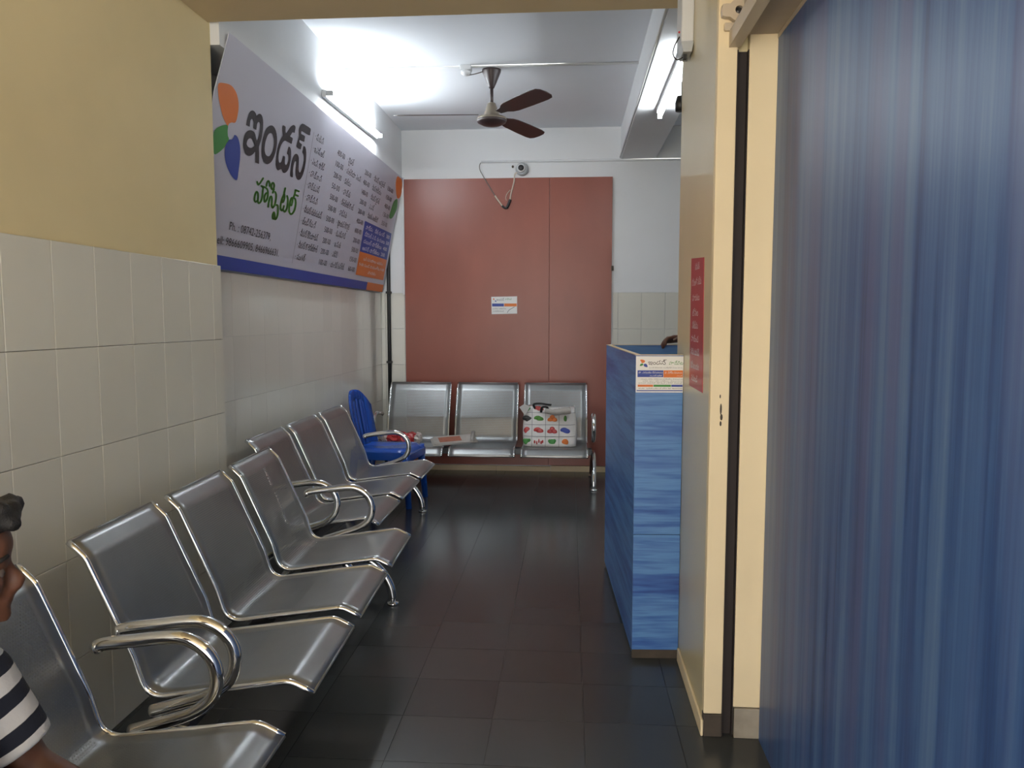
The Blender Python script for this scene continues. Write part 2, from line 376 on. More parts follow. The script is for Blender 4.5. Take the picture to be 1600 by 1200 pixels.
def make_bench(prof, pitch, pan, name, loc, rz, label, arm_z, beam_z):
    root = empty(name, loc, rz); tag(root, label, 'bench', 'perforated steel waiting benches')
    pp = bent_sheet(prof)
    acc = [0.0]
    for a, b in zip(pp, pp[1:]): acc.append(acc[-1] + (b - a).length)
    n = len(pp); y0 = -(pitch + pan / 2)
    # sheet
    ys = [0, 0.045, pan - 0.045, pan]; vs = []; fs = []; uv = []
    nor = []
    for i in range(n):
        t = (pp[min(i + 1, n - 1)] - pp[max(i - 1, 0)]).normalized(); nor.append(Vector((-t.z, 0, t.x)))
    L = acc[-1]
    for side in (0, 1):
        for i in range(n):
            for y in ys: vs.append(pp[i] + nor[i] * (0.0 if side == 0 else -0.003) + Vector((0, y - pan / 2, 0)))
    me_f = []; perf = []
    for side in (0, 1):
        b = side * n * 4
        for i in range(n - 1):
            for k in range(3):
                q = (b + i * 4 + k, b + i * 4 + k + 1, b + (i + 1) * 4 + k + 1, b + (i + 1) * 4 + k)
                me_f.append(q if side == 0 else q[::-1])
                perf.append(1.0 if (k == 1 and acc[i] > 0.075 and acc[i + 1] < L - 0.10) else 0.0)
    per = [(0, k) for k in range(3)]
    for i in range(n - 1):
        for k in (0, 3):
            me_f.append((i * 4 + k, (i + 1) * 4 + k, n * 4 + (i + 1) * 4 + k, n * 4 + i * 4 + k)); perf.append(0.0)
    for i in (0, n - 1):
        for k in range(3):
            me_f.append((i * 4 + k, i * 4 + k + 1, n * 4 + i * 4 + k + 1, n * 4 + i * 4 + k)); perf.append(0.0)
    me = bpy.data.meshes.new('seat'); me.from_pydata(vs, [], me_f); me.update()
    uvl = me.uv_layers.new(name='UVMap')
    for lp in me.loops:
        vi = lp.vertex_index % (n * 4); uvl.data[lp.index].uv = (acc[vi // 4], ys[vi % 4])
    at = me.attributes.new('perforated', 'FLOAT', 'FACE')
    for i, v in enumerate(perf): at.data[i].value = v
    for p in me.polygons: p.use_smooth = True
    bm = bmesh.new(); bm.from_mesh(me); bmesh.ops.recalc_face_normals(bm, faces=bm.faces); bm.to_mesh(me); bm.free()
    me.materials.append(MATS['perforated'])
    trim = [p + nm * -0.003 for p, nm in zip(pp, nor)]
    trim_me = None; rail_me = None
    for s in range(3):
        so = bpy.data.objects.new('seat', me); COL.objects.link(so); so.parent = root; so.location = (0, y0 + pan / 2 + s * pitch, 0)
        for sg in (-1, 1):
            if trim_me is None:
                t = MB().tube(trim, 0.0085, 8).build('edge_trim', 'chrome', so); trim_me = t.data
            else:
                t = bpy.data.objects.new('edge_trim', trim_me); COL.objects.link(t); t.parent = so
            t.location = (0, sg * (pan / 2 + 0.003), 0)
        for i in (0, n - 1):
            tt = MB().tube([trim[i] + Vector((0, -pan / 2, 0)), trim[i] + Vector((0, pan / 2, 0))], 0.0045, 6).build('end_rail', 'perforated', so)
        for yy in (-pan / 4, pan / 4):
            MB().box((0.25, yy - 0.02, beam_z + 0.0255), (0.33, yy + 0.02, beam_z + 0.047)).build('bracket', 'steel_dark', so)
    half = pitch + pan / 2
    yE = half + 0.045
    MB().box((0.25, -yE, beam_z - 0.025), (0.33, yE, beam_z + 0.025)).build('beam', 'steel_dark', root, 0.004)
    AZ = arm_z
    arm = [(0.158, AZ - 0.018), (0.178, AZ - 0.010), (0.25, AZ), (0.36, AZ + 0.012), (0.415, AZ - 0.003), (0.452, AZ - 0.04), (0.463, AZ - 0.09), (0.445, AZ - 0.145), (0.39, AZ - 0.185), (0.30, AZ - 0.215), (0.235, AZ - 0.235)]
    leg_f = [(0.28, beam_z - 0.01), (0.36, beam_z - 0.02), (0.44, beam_z - 0.05), (0.505, beam_z - 0.11), (0.545, beam_z - 0.18), (0.556, 0.028)]
    leg_r = [(0.29, beam_z - 0.01), (0.20, beam_z - 0.03), (0.10, beam_z - 0.08), (0.03, beam_z - 0.16), (0.005, 0.028)]
    for sg in (-1, 1):
        yy = sg * (half + 0.055)
        a = MB().tube(catmull([Vector((u, yy, z)) for u, z in arm], 5), 0.017, 12).build('armrest', 'chrome', root)
        MB().ball((arm[0][0], yy, arm[0][1]), 0.0185, 12, 8).build('end_cap', 'chrome', a)
        l = MB().tube(catmull([Vector((u, yy, z)) for u, z in leg_f], 5), 0.020, 12).tube(catmull([Vector((u, yy, z)) for u, z in leg_r], 5), 0.020, 12).build('leg', 'chrome', root)
        for u in (0.556, 0.005):
            MB().lathe([(0.012, 0.028), (0.012, 0.014), (0.026, 0.012), (0.028, 0.0)], (u, yy, 0), 14).build('foot', 'chrome', l)
    return root
rot2 = math.atan2(0.048, 1.49)
make_bench(PROF_L, 0.525, 0.43, 'waiting_bench', (-1.325, 0.9725, 0), 0.0, 'steel three-seat bench nearest the camera, where the striped-shirt person sits', 0.545, 0.268)
make_bench(PROF_L, 0.525, 0.43, 'waiting_bench', (-1.351, 2.653, 0), rot2, 'steel three-seat bench in the middle of the left row, against the yellow wall', 0.545, 0.268)
make_bench(PROF_L, 0.54, 0.455, 'waiting_bench', (-1.568, 4.37, 0), 0.0, 'steel three-seat bench of the left row beside the blue plastic chair', 0.545, 0.268)
make_bench(PROF_F, 0.575, 0.51, 'waiting_bench', (-0.689, 6.50, 0), -math.pi / 2, 'steel three-seat bench against the red-brown boards at the back, holding the shopping bag', 0.56, 0.262)

# ------------------------------------------------------------------ red-brown boards, door side
bd = empty('door_board', (-0.54, YB, 0)); tag(bd, 'tall red-brown painted board closing the back doorway', 'board')
MB().box((-1.437 + 0.54, -0.022, 0.055), (-0.1776 + 0.54, 0, 2.54)).build('board_panel', 'board', bd, 0.002)
MB().box((-0.1766 + 0.54, -0.0205, 0.055), (0.357 + 0.54, 0, 2.54)).build('board_panel', 'board', bd, 0.002)
MB().box((0.352 + 0.54, -0.035, 1.75), (0.372 + 0.54, -0.018, 1.79)).build('latch', 'dirt', bd, 0.003)
struct('trim_1', MB().box((-1.457, YB - 0.02, 1.55), (-1.439, YB, 2.56)), 'pvc', 'thin white strip between the banner and the red-brown board', 'trim', 0.002)
p1 = MB().tube([(-1.583, YB - 0.0185, 0.0), (-1.583, YB - 0.0185, 2.46)], 0.017, 12).build('drain_pipe', 'black'); tag(p1, 'black vertical pipe in the back left corner', 'pipe')
for z in (0.95, 1.56):
    MB().box((-1.606, YB - 0.039, z), (-1.560, YB, z + 0.018)).build('pipe_clip', 'black', p1)

# ------------------------------------------------------------------ lettering helpers
def flat_mesh(name, polys, m, parent, frame, off):
    """polys: list of (outer, holes) in 2D plane coordinates -> filled faces lying on the plane"""
    c = bpy.data.curves.new('outline', 'CURVE'); c.dimensions = '2D'; c.fill_mode = 'BOTH'
    for ring in polys:
        sp = c.splines.new('POLY'); sp.points.add(len(ring) - 1); sp.use_cyclic_u = True
        for pt, q in zip(sp.points, ring): pt.co = (q[0], q[1], 0, 1)
    t = bpy.data.objects.new('outline', c); COL.objects.link(t); bpy.context.view_layer.update()
    me = bpy.data.meshes.new_from_object(t.evaluated_get(bpy.context.evaluated_depsgraph_get()))
    bpy.data.objects.remove(t); bpy.data.curves.remove(c)
    O, ex, ey, n = frame
    for v in me.vertices: v.co = O + ex * v.co.x + ey * v.co.y + n * off
    me.name = name; me.materials.clear(); me.materials.append(MATS[m])
    o = bpy.data.objects.new(name, me); COL.objects.link(o); o.parent = parent
    if parent is not None: o.matrix_parent_inverse = parent.matrix_world.inverted() if parent.matrix_world != Matrix() else Matrix.Translation(-parent.location)
    return o
TEXT_CACHE = {}
def text_geo(body):
    if body in TEXT_CACHE: return TEXT_CACHE[body]
    c = bpy.data.curves.new('text', 'FONT'); c.body = body; c.resolution_u = 2
    t = bpy.data.objects.new('text', c); COL.objects.link(t); bpy.context.view_layer.update()
    me = bpy.data.meshes.new_from_object(t.evaluated_get(bpy.context.evaluated_depsgraph_get()))
    vs = [v.co.copy() for v in me.vertices]; fs = [tuple(p.vertices) for p in me.polygons]
    bpy.data.objects.remove(t); bpy.data.curves.remove(c); bpy.data.meshes.remove(me)
    xs = [v.x for v in vs] or [0, 1]; ys = [v.y for v in vs] or [0, 1]
    TEXT_CACHE[body] = (vs, fs, min(xs), max(xs), min(ys), max(ys)); return TEXT_CACHE[body]
def text_mesh(name, lines, m, parent, frame, off):
    """lines: (body, x, y_base, height, width or None) in plane coordinates; one part per printed line"""
    O, ex, ey, n = frame; done = {}
    for body, x, y, h, w in lines:
        vs, fs, x0, x1, y0, y1 = text_geo(body); ky = h / 0.70; kx = ky if w is None else w / max(1e-4, x1 - x0)
        me = bpy.data.meshes.new(name); me.from_pydata([O + ex * (x + (v.x - x0) * kx) + ey * (y + v.y * ky) + n * off for v in vs], [], fs); me.update(); me.materials.append(MATS[m])
        o = bpy.data.objects.new(name, me); COL.objects.link(o); o.parent = parent; o['kind'] = 'stuff'
        o.matrix_parent_inverse = Matrix.Translation(-parent.location)
def plane2d(px, py, frame):
    O, ex, ey, n = frame; d = on_plane(px, py, O, n) - O; return (d.dot(ex), d.dot(ey))
def bezier_ring(pts, n=3): return [(v.x, v.y) for v in catmull([Vector((a, b, 0)) for a, b in pts], n, True)]
def crop(pts, ox, oy, sc): return [(ox + a / sc, oy + b / sc) for a, b in pts]
def stroke_rings(pts, w, seg=8):
    """a rounded brush stroke as overlapping convex pieces (2D)"""
    P = [(v.x, v.y) for v in catmull([Vector((a, b, 0)) for a, b in pts], 3)]; out = []
    for a, b in zip(P, P[1:]):
        dx, dy = b[0] - a[0], b[1] - a[1]; L = math.hypot(dx, dy) or 1e-6; nx, ny = -dy / L * w / 2, dx / L * w / 2
        out.append([(a[0] + nx, a[1] + ny), (b[0] + nx, b[1] + ny), (b[0] - nx, b[1] - ny), (a[0] - nx, a[1] - ny)])
    for a in P: out.append([(a[0] + w / 2 * math.cos(k * 2 * math.pi / seg), a[1] + w / 2 * math.sin(k * 2 * math.pi / seg)) for k in range(seg)])
    return out
def poly_mesh(name, rings, m, parent, frame, off):
    O, ex, ey, n = frame; mb = MB()
    for r in rings: mb.add([O + ex * a + ey * b + n * off for a, b in r], [tuple(range(len(r)))])
    me = bpy.data.meshes.new(name); me.from_pydata(mb.v, [], mb.f); me.update(); me.materials.append(MATS[m])
    o = bpy.data.objects.new(name, me); COL.objects.link(o); o.parent = parent
    o.matrix_parent_inverse = Matrix.Translation(-parent.location)
    return o

# ------------------------------------------------------------------ hospital banner
BT, BB = Vector((-1.440, 0, 2.545)), Vector((-1.632, 0, 1.572))
b_ey = (BT - BB).normalized(); b_ex = Vector((0, 1, 0)); b_n = b_ex.cross(b_ey)
if b_n.x < 0: b_n = -b_n
BF = (Vector((BB.x, YC, BB.z)), b_ex, b_ey, b_n); BH = (BT - BB).length; BL = YB - 0.042 - YC
banner = empty('hospital_banner', (BB.x, YC, BB.z)); tag(banner, 'long white hospital price banner tilted on the left wall', 'banner')
# sheet: a grid with a curling left edge
mb = MB(); NS, NTt = 36, 12; vs = []
for side in (0, 1):
    for j in range(NTt + 1):
        t = j / NTt; s0 = 0.005 + 0.055 * max(0, t - 0.72) / 0.28
        for i in range(NS + 1):
            s = s0 + (BL - s0) * i / NS
            vs.append(BF[0] + b_ex * s + b_ey * (BH * t) - b_n * (0.004 * side))
W = NS + 1; H2 = (NTt + 1) * W; fs = []
for j in range(NTt):
    for i in range(NS):
        q = (j * W + i, j * W + i + 1, (j + 1) * W + i + 1, (j + 1) * W + i); fs.append(q); fs.append(tuple(k + H2 for k in q[::-1]))
for j in range(NTt):
    for i in (0, NS): fs.append((j * W + i, (j + 1) * W + i, H2 + (j + 1) * W + i, H2 + j * W + i))
for i in range(NS):
    for j in (0, NTt): fs.append((j * W + i, j * W + i + 1, H2 + j * W + i + 1, H2 + j * W + i))
sheet = mb.add(vs, fs).build('sheet', 'vinyl', banner); sheet.matrix_parent_inverse = Matrix.Translation(-banner.location)
for t in (0.02, 0.98):
    c0 = BF[0] + b_ey * (BH * t) - b_n * 0.012
    o = MB().tube([c0 + b_ex * 0.08, c0 + b_ex * (BL - 0.02)], 0.008, 8).build('frame_rail', 'pvc_grey', banner); o.matrix_parent_inverse = Matrix.Translation(-banner.location)
def px(pts): return [plane2d(a, b, BF) for a, b in pts]
C1 = lambda pts: px(crop(pts, 370, 160, 9.233))
I_O = [(128,325),(140,260),(165,170),(190,128),(220,115),(250,130),(272,165),(280,190),(300,170),(325,163),(350,178),(368,220),(376,290),(372,380),(360,470),(340,560),(315,640),(318,740),(316,882),(314,886),(290,878),(264,866),(262,860),(262,712),(240,735),(210,760),(175,772),(140,760),(108,720),(88,650),(85,590),(95,510),(120,440),(160,405),(200,400),(240,420),(262,460),(285,550),(310,480),(328,400),(332,320),(322,290),(305,282),(288,310),(282,350),(277,392),(274,395),(255,388),(234,374),(232,368),(235,330),(236,280),(222,245),(208,238),(192,260),(186,300),(181,346),(178,350),(155,340),(132,328)]
I_H = [(137,590),(150,545),(175,520),(200,522),(225,550),(240,590),(250,625),(230,642),(205,655),(180,652),(155,635),(142,612)]
N_O = [(492,330),(530,350),(560,410),(576,500),(576,590),(560,690),(530,790),(490,860),(435,892),(395,870),(365,815),(350,730),(352,630),(372,510),(405,410),(445,350)]
N_I = [(485,442),(510,460),(528,520),(532,590),(522,660),(500,730),(470,770),(440,775),(412,750),(398,700),(398,640),(408,570),(430,500),(455,455)]
D_O = [(655,335),(680,335),(700,355),(698,400),(705,440),(730,410),(760,365),(790,335),(815,325),(838,340),(842,370),(835,410),(828,440),(800,430),(775,470),(765,490),(803,515),(795,560),(785,598),(750,580),(710,560),(685,553),(655,580),(625,640),(605,720),(598,800),(605,860),(620,868),(640,850),(655,800),(668,768),(692,785),(690,830),(690,880),(700,900),(718,890),(735,850),(742,800),(735,755),(720,742),(728,700),(742,640),(765,650),(778,700),(778,780),(768,860),(745,950),(715,1000),(680,1018),(655,1005),(642,965),(620,965),(595,980),(570,960),(558,890),(562,790),(580,660),(610,570),(650,495),(660,470),(652,400)]
S_L = [(765,1060),(770,980),(780,880),(800,800),(825,755),(850,740),(875,755),(890,800),(890,880),(888,960),(895,1005),(912,1005),(935,950),(955,870),(962,800),(955,750),(942,720),(950,680),(958,630),(985,645),(998,720),(995,820),(980,930),(950,1040),(915,1105),(880,1118),(855,1095),(842,1030),(845,950),(852,870),(845,848),(830,860),(815,910),(805,990),(803,1078)]
S_U = [(890,400),(905,345),(940,305),(1000,335),(1062,380),(1056,430),(1050,475),(1000,455),(935,415),(925,430),(928,455),(980,485),(972,530),(965,570),(905,542),(898,560),(905,580),(935,605),(925,640),(915,678),(860,645),(862,590),(880,530),(893,480)]
for outer, hole in ((I_O, I_H), (N_O, N_I), (D_O, None), (S_L, None), (S_U, None)):
    rings = [bezier_ring(C1(outer), 2)] + ([bezier_ring(C1(hole), 2)] if hole else [])
    flat_mesh('letter', rings, 'ink_black', banner, BF, 0.002)
HOS = [[(230,270),(250,330),(290,300),(360,190)], [(330,370),(360,400),(352,480),(340,600),(310,700),(265,740),(245,690),(250,600),(245,520),(215,490),(180,560),(170,660),(190,710),(240,680)],
       [(320,360),(400,390),(450,430),(465,500),(460,600),(430,680),(395,710),(385,640),(410,540),(450,510)], [(435,360),(450,280),(480,250),(505,300),(505,360)],
       [(540,410),(545,330),(580,290),(605,340),(590,420),(555,430),(545,390)], [(600,430),(575,510)],
       [(475,820),(485,720),(510,620),(540,590),(555,650),(550,780),(570,840),(610,790),(640,680),(650,560),(625,490)],
       [(650,780),(680,790),(690,880),(680,1000),(650,1080),(620,1090),(615,1010),(600,940),(575,1000),(575,1080),(610,1080)],
       [(850,410),(825,520)], [(830,540),(835,600),(820,680),(790,720),(780,640),(820,550)], [(780,640),(750,760),(750,870),(775,900),(805,860),(820,800)], [(800,880),(840,930),(880,860),(905,740),(905,640),(890,580)],
       [(985,790),(950,760),(970,660),(1000,620),(1010,680),(990,780)], [(960,700),(935,840),(945,950),(990,980),(1050,900),(1080,760),(1070,650),(1035,620),(1060,540),(1080,450)], [(1075,450),(1150,480)], [(1060,550),(1130,580)]]
for grp in (HOS[0:3], HOS[3:8], HOS[8:12], HOS[12:16]):
    poly_mesh('letter', [px(r) for st in grp for r in stroke_rings(crop(st, 385, 265, 14.12), 3.0)], 'ink_green', banner, BF, 0.002)
L1 = lambda pts: bezier_ring(px(crop(pts, 330, 110, 4.8)), 3)
flat_mesh('logo_petal', [L1([(50,100),(95,95),(150,115),(190,180),(203,270),(190,360),(175,392),(150,390),(130,400),(120,415),(90,360),(65,270),(50,180)])], 'ink_orange', banner, BF, 0.002)
flat_mesh('logo_petal', [L1([(15,465),(50,425),(95,408),(122,412),(120,450),(122,490),(130,520),(100,570),(60,610),(20,628),(10,560)])], 'ink_leaf', banner, BF, 0.002)
flat_mesh('logo_petal', [L1([(130,520),(150,518),(165,500),(172,483),(195,500),(212,560),(215,640),(205,730),(190,822),(150,790),(115,720),(98,640),(105,560)])], 'ink_blue', banner, BF, 0.002)
R1 = lambda pts: bezier_ring(px(crop(pts, 530, 230, 10.0)), 3)
flat_mesh('logo_petal', [R1([(905,455),(950,480),(975,520),(980,640),(955,770),(908,800),(888,720),(882,560)])], 'ink_orange', banner, BF, 0.002)
flat_mesh('logo_petal', [R1([(905,810),(850,850),(800,1000),(778,1100),(820,1110),(870,1030),(905,930)])], 'ink_leaf', banner, BF, 0.002)
def rect(s0, s1, t0, t1): return [(s0, t0), (s1, t0), (s1, t1), (s0, t1)]
tA = plane2d(460, 420, BF)[1]; tB = plane2d(460, 437, BF)[1]; sO = plane2d(574, 440, BF)[0]
poly_mesh('stripe', [rect(0.006, sO, tB, tA)], 'ink_blue', banner, BF, 0.002)
poly_mesh('stripe', [rect(sO, BL - 0.02, tB, tA)], 'ink_orange', banner, BF, 0.002)
bx0, by0 = plane2d(570, 345, BF); bx1, by1 = plane2d(565, 393, BF)[0], plane2d(565, 393.5, BF)[1]; by2 = plane2d(560, 430, BF)[1]; bxe = plane2d(603, 400, BF)[0]
poly_mesh('price_box', [rect(bx0, BL - 0.06, by1, by0)], 'ink_blue', banner, BF, 0.002)
poly_mesh('price_box', [rect(bx0, BL - 0.06, by2, by1)], 'ink_orange', banner, BF, 0.002)
bw = BL - 0.06 - bx0; bh = by0 - by1; oh = by1 - by2
text_mesh('lettering', [(t, bx0 + 0.06 * bw, by0 - bh * (0.24 + 0.23 * k), bh * 0.13, bw * w) for k, (t, w) in enumerate([('వార్డు   నీలి రూమ్   300', 0.88), ('స్పెషల్ ఎ.సి. రూములు  500', 0.9), ('డబుల్ చార్జీలు  400', 0.86), ('ఆపరే చార్జీలు  200', 0.82)])], 'ink_white', banner, BF, 0.003)
text_mesh('lettering', [(t, bx0 + x * bw, by1 - oh * (0.32 + 0.27 * k), oh * 0.13, bw * w) for k, (t, x, w) in enumerate([('ఒపి సమయాలు ఉదయం', 0.16, 0.7), ('9-00 నుండి సాయంత్రం 9-00', 0.05, 0.9), ('వరకు', 0.38, 0.28)])], 'ink_white', banner, BF, 0.003)
# phone numbers
def pxline(body, a, b, hpx):
    (x0, y0), (x1, y1) = plane2d(*a, BF), plane2d(*b, BF); h = plane2d(a[0], a[1] - hpx, BF)[1] - y0; return (body, x0, (y0 + y1) / 2, h, x1 - x0)
text_mesh('lettering', [pxline('Ph. : 08742-256379,', (357, 360.5), (422, 374), 13.5), pxline('ell: 9866609905, 8466966631.', (337.5, 382), (435, 399), 13.5)], 'ink_black', banner, BF, 0.0025)
la, lb = plane2d(490, 206, BF), plane2d(456, 411, BF)
poly_mesh('rule_line', [rect((la[0] + lb[0]) / 2 - 0.002, (la[0] + lb[0]) / 2 + 0.002, lb[1], la[1])], 'ink_grey', banner, BF, 0.002)
sV = (la[0] + lb[0]) / 2; t1 = plane2d(497, 221, BF)[1]; t11 = plane2d(465, 406, BF)[1]
N1 = ['· సి.బి.పి', '· ఇ.ఎస్.ఆర్', '· ఎం.పి. కార్డ్', '· హెచ్.ఐ.వి', '· హెచ్.బి.ఎస్', '· హెచ్.సి.వి', '· సీరమ్ బిలిరుబిన్', '· బ్లడ్ గ్రూప్', '· సీరమ్ క్రియాటిన్', '· సీరమ్ కొలెస్ట్రాల్', '· సుగర్']
P1 = ['400-00', '100-00', '200-00', '50-00', '500-00', '500-00', '500-00', '500-00', '200-00', '200-00', '100-00']
N2 = ['· వైడల్', '· మలేరియా ఎం.పి.', '· డెంగ్యూ', '· హెచ్.బి', '· ప్లేట్‌లెట్ కౌంట్', '· హెచ్.సి.జి', '· థైరాయిడ్ ప్రొఫైల్', '· టి.ఎస్.హెచ్', '· ఇ.సి.జి', '· ఎక్స్‌రే', '· యూరిన్ కంప్లీట్']
P2 = ['200-00', '400-00', '1400-00', '200-00', '200-00', '400-00', '600-00', '200-00', '500-00', '150-00', '60-00']
N3 = ['· సీరమ్ అమైలేజ్', '· సీరమ్ కాల్షియం', '· సీరమ్ లైపేజ్', '· ఎ.ఎస్', '· సీరమ్ ఎలక్ట్రో']
P3 = ['150-00', '150-00', '400-00', '150-00', '350-00']
rowt = lambda k: t1 + (t11 - t1) * k / 10
rr = random.Random(3)
cs = [plane2d(a, b, BF)[0] for a, b in ((492, 215), (527, 238), (543, 247), (570, 268), (584, 272), (606, 290))]
WN1 = [.42, .55, .66, .62, .60, .60, .92, .72, .92, 1.0, .48]; WN2 = [.4, 1.0, .45, .5, .85, .5, .8, .65, .45, .36, .9]; WN3 = [1.0, .8, .8, .45, .95]
w1, w2, w3 = 0.42, 0.52, 0.50
def col_lines(bodies, s, ws, W): return [(b, s, rowt(k), 0.036, W * w) for k, (b, w) in enumerate(zip(bodies, ws))]
sP1, sN2, sP2, sN3, sP3 = cs[1], cs[2], cs[3], cs[4], cs[5]
text_mesh('lettering', col_lines(N1, sV + 0.03, WN1, (sP1 - sV) * 0.80), 'ink_black', banner, BF, 0.002)
text_mesh('lettering', col_lines(P1, sP1, [1] * 11, 0.16), 'ink_black', banner, BF, 0.002)
text_mesh('lettering', col_lines(N2, sN2, WN2, (sP2 - sN2) * 0.86), 'ink_black', banner, BF, 0.002)
text_mesh('lettering', col_lines(P2, sP2, [1] * 11, 0.17), 'ink_black', banner, BF, 0.002)
text_mesh('lettering', col_lines(N3, sN3, WN3, (sP3 - sN3) * 0.80), 'ink_black', banner, BF, 0.002)
text_mesh('lettering', col_lines(P3, sP3, [1] * 5, 0.19), 'ink_black', banner, BF, 0.002)

# ------------------------------------------------------------------ reception counter
CR = math.radians(2.76)
ctr = empty('reception_counter', (0.254, 2.970, 0), CR); tag(ctr, 'blue wood-grain laminate reception counter beside the pillar', 'counter')
CHh = 1.20; CLn = 1.162
for z0, z1 in ((0.035, 0.498), (0.501, CHh)):
    MB().box((0, 0, z0), (0.1815, 0.02, z1)).build('front_panel', 'blue_h', ctr)
MB().box((0, 0.0205, 0.02), (0.02, CLn - 0.0205, CHh)).build('side_panel', 'blue_h', ctr)
MB().box((0, CLn - 0.02, 0.02), (1.05, CLn, CHh)).build('back_panel', 'blue_h', ctr)
MB().box((0.0, 0.0, 0), (0.1815, 0.018, 0.034)).build('plinth', 'dirt', ctr)
for lo, hi in (((-0.001, -0.001, CHh), (0.1815, 0.021, CHh + 0.003)), ((-0.001, 0.0212, CHh), (0.021, CLn - 0.0212, CHh + 0.003)), ((-0.001, CLn - 0.021, CHh), (1.051, CLn + 0.001, CHh + 0.003))):
    MB().box(lo, hi).build('edge_strip', 'edge_band', ctr)
MB().box((0.0205, 0.28, 0.74), (1.0, CLn - 0.021, 0.765)).build('desktop', 'blue_h', ctr)
MB().box((1.0, CLn - 0.5, 0), (1.02, CLn - 0.021, 0.74)).build('desk_support', 'blue_h', ctr)
# hospital sign on the counter
c_ex = Vector((math.cos(CR), math.sin(CR), 0)); c_ey = Vector((0, 0, 1)); c_n = Vector((math.sin(CR), -math.cos(CR), 0))
SF = (Vector((0.254, 2.970, 0)) + c_n * 0.0005, c_ex, c_ey, c_n)
S0 = plane2d(988.5, 613, SF); S1 = plane2d(1066, 557.5, SF)
sx0, sx1, sz0, sz1 = 0.001, 0.1815, S0[1], CHh - 0.003
sign = MB().prism([SF[0] + c_ex * a + c_ey * b for a, b in rect(sx0, sx1, sz0, sz1)], c_n * 0.004).build('counter_sign', 'paper', origin=SF[0] + c_ex * sx0 + c_ey * sz0)
tag(sign, 'white hospital sign with blue and orange bands on the counter front', 'sign')
SG = (SF[0], c_ex, c_ey, c_n)
def spx(pts): return [plane2d(a, b, SG) for a, b in pts]
sc5 = lambda a, b: (sx0 + (a - 365) / (940 - 365) * (sx1 - sx0), sz1 + (b - 415) / (855 - 415) * (sz0 - sz1))
S5 = lambda pts: bezier_ring([sc5(*p) for p in pts], 2)
flat_mesh('logo_petal', [S5([(412,460),(440,455),(472,470),(465,490),(435,498),(425,480)])], 'ink_orange', sign, SG, 0.0052)
flat_mesh('logo_petal', [S5([(408,530),(420,508),(445,503),(450,520),(430,532)])], 'ink_leaf', sign, SG, 0.0052)
flat_mesh('logo_petal', [S5([(455,515),(475,505),(495,515),(505,545),(480,545),(462,535)])], 'ink_blue', sign, SG, 0.0052)
def sline(body, a, b, hpx):
    (x0, y0), (x1, y1) = sc5(*a), sc5(*b); h = sc5(a[0], a[1] - hpx)[1] - y0; return (body, x0, y0, h, x1 - x0)
def sbox(a, b, c, d): (x0, y0), (x1, y1) = sc5(a, b), sc5(c, d); return rect(x0, min(x1, sx1 - 0.002), y1, y0)
text_mesh('lettering', [sline('ఇండస్', (512, 517), (735, 517), 52)], 'ink_black', sign, SG, 0.0052)
text_mesh('lettering', [sline('హాస్పిట', (765, 517), (935, 517), 40)], 'ink_leaf', sign, SG, 0.0052)
text_mesh('lettering', [sline('సూపర్ స్పెషాలిటీ ఎమర్జెన్సీ సేవలు 24 గం.', (520, 560), (930, 560), 12)], 'ink_grey', sign, SG, 0.0052)
poly_mesh('band', [sbox(383, 586, 697, 668)], 'ink_blue', sign, SG, 0.005); poly_mesh('band', [sbox(700, 586, 945, 672)], 'ink_orange', sign, SG, 0.005)
text_mesh('lettering', [sline('డా. ఎముకల నిపుణులు', (396, 622), (690, 622), 22), sline('ఎం.ఎస్ ఆర్థో', (530, 658), (688, 658), 14), sline('డా. స్త్రీల నిపుణులు', (715, 625), (925, 625), 22), sline('ఎం.డి', (860, 658), (925, 658), 12)], 'ink_white', sign, SG, 0.0056)
text_mesh('lettering', [sline('ఎముకలు కీళ్ళు వెన్నెముక ఆపరేషన్లు చేయబడును', (420, 698), (932, 698), 10), sline('అన్ని రకాల రక్త పరీక్షలు చేయబడును', (445, 721), (932, 721), 9), sline('జనరల్ మెడిసిన్ స్కానింగ్ ఎక్స్‌రే ల్యాబ్', (395, 745), (928, 745), 10)], 'ink_black', sign, SG, 0.0052)
for a, b, m in ((388, 575, 'ink_orange'), (580, 792, 'ink_leaf'), (796, 945, 'ink_blue')): poly_mesh('band', [sbox(a, 760, b, 786)], m, sign, SG, 0.005)
text_mesh('lettering', [sline('గమనిక : అడ్రస్ బస్టాండ్ దగ్గర సెల్ 9866609905', (395, 812), (932, 812), 12)], 'ink_black', sign, SG, 0.0052)
poly_mesh('band', [sbox(375, 826, 945, 838)], 'ink_blue', sign, SG, 0.005)

# ------------------------------------------------------------------ notice on the boards
NF = (Vector((0, YB - 0.0225, 0)), Vector((1, 0, 0)), Vector((0, 0, 1)), Vector((0, -1, 0)))
nq = [plane2d(a, b, NF) for a, b in ((767.6, 463.8), (808, 463), (808, 490), (768.2, 491))]
note = MB().prism([NF[0] + NF[1] * a + NF[2] * b for a, b in nq], (0, -0.002, 0)).build('board_notice', 'paper', origin=NF[0] + NF[1] * nq[3][0] + NF[2] * nq[3][1]); tag(note, 'small white printed notice pasted on the red-brown board', 'notice')
nc = lambda a, b: plane2d(750 + a / 17.14, 440 + b / 17.14, NF)
def nrect(a, b, c, d): (x0, y0), (x1, y1) = nc(a, b), nc(c, d); return rect(x0, x1, y1, y0)
def nline(body, a, b, h): (x0, y0), (x1, _) = nc(*a), nc(*b); return (body, x0, y0, nc(a[0], a[1] - h)[1] - y0, x1 - x0)
poly_mesh('band', [nrect(325, 588, 640, 665)], 'ink_blue', note, NF, 0.0026); poly_mesh('band', [nrect(650, 588, 985, 665)], 'ink_orange', note, NF, 0.0026)
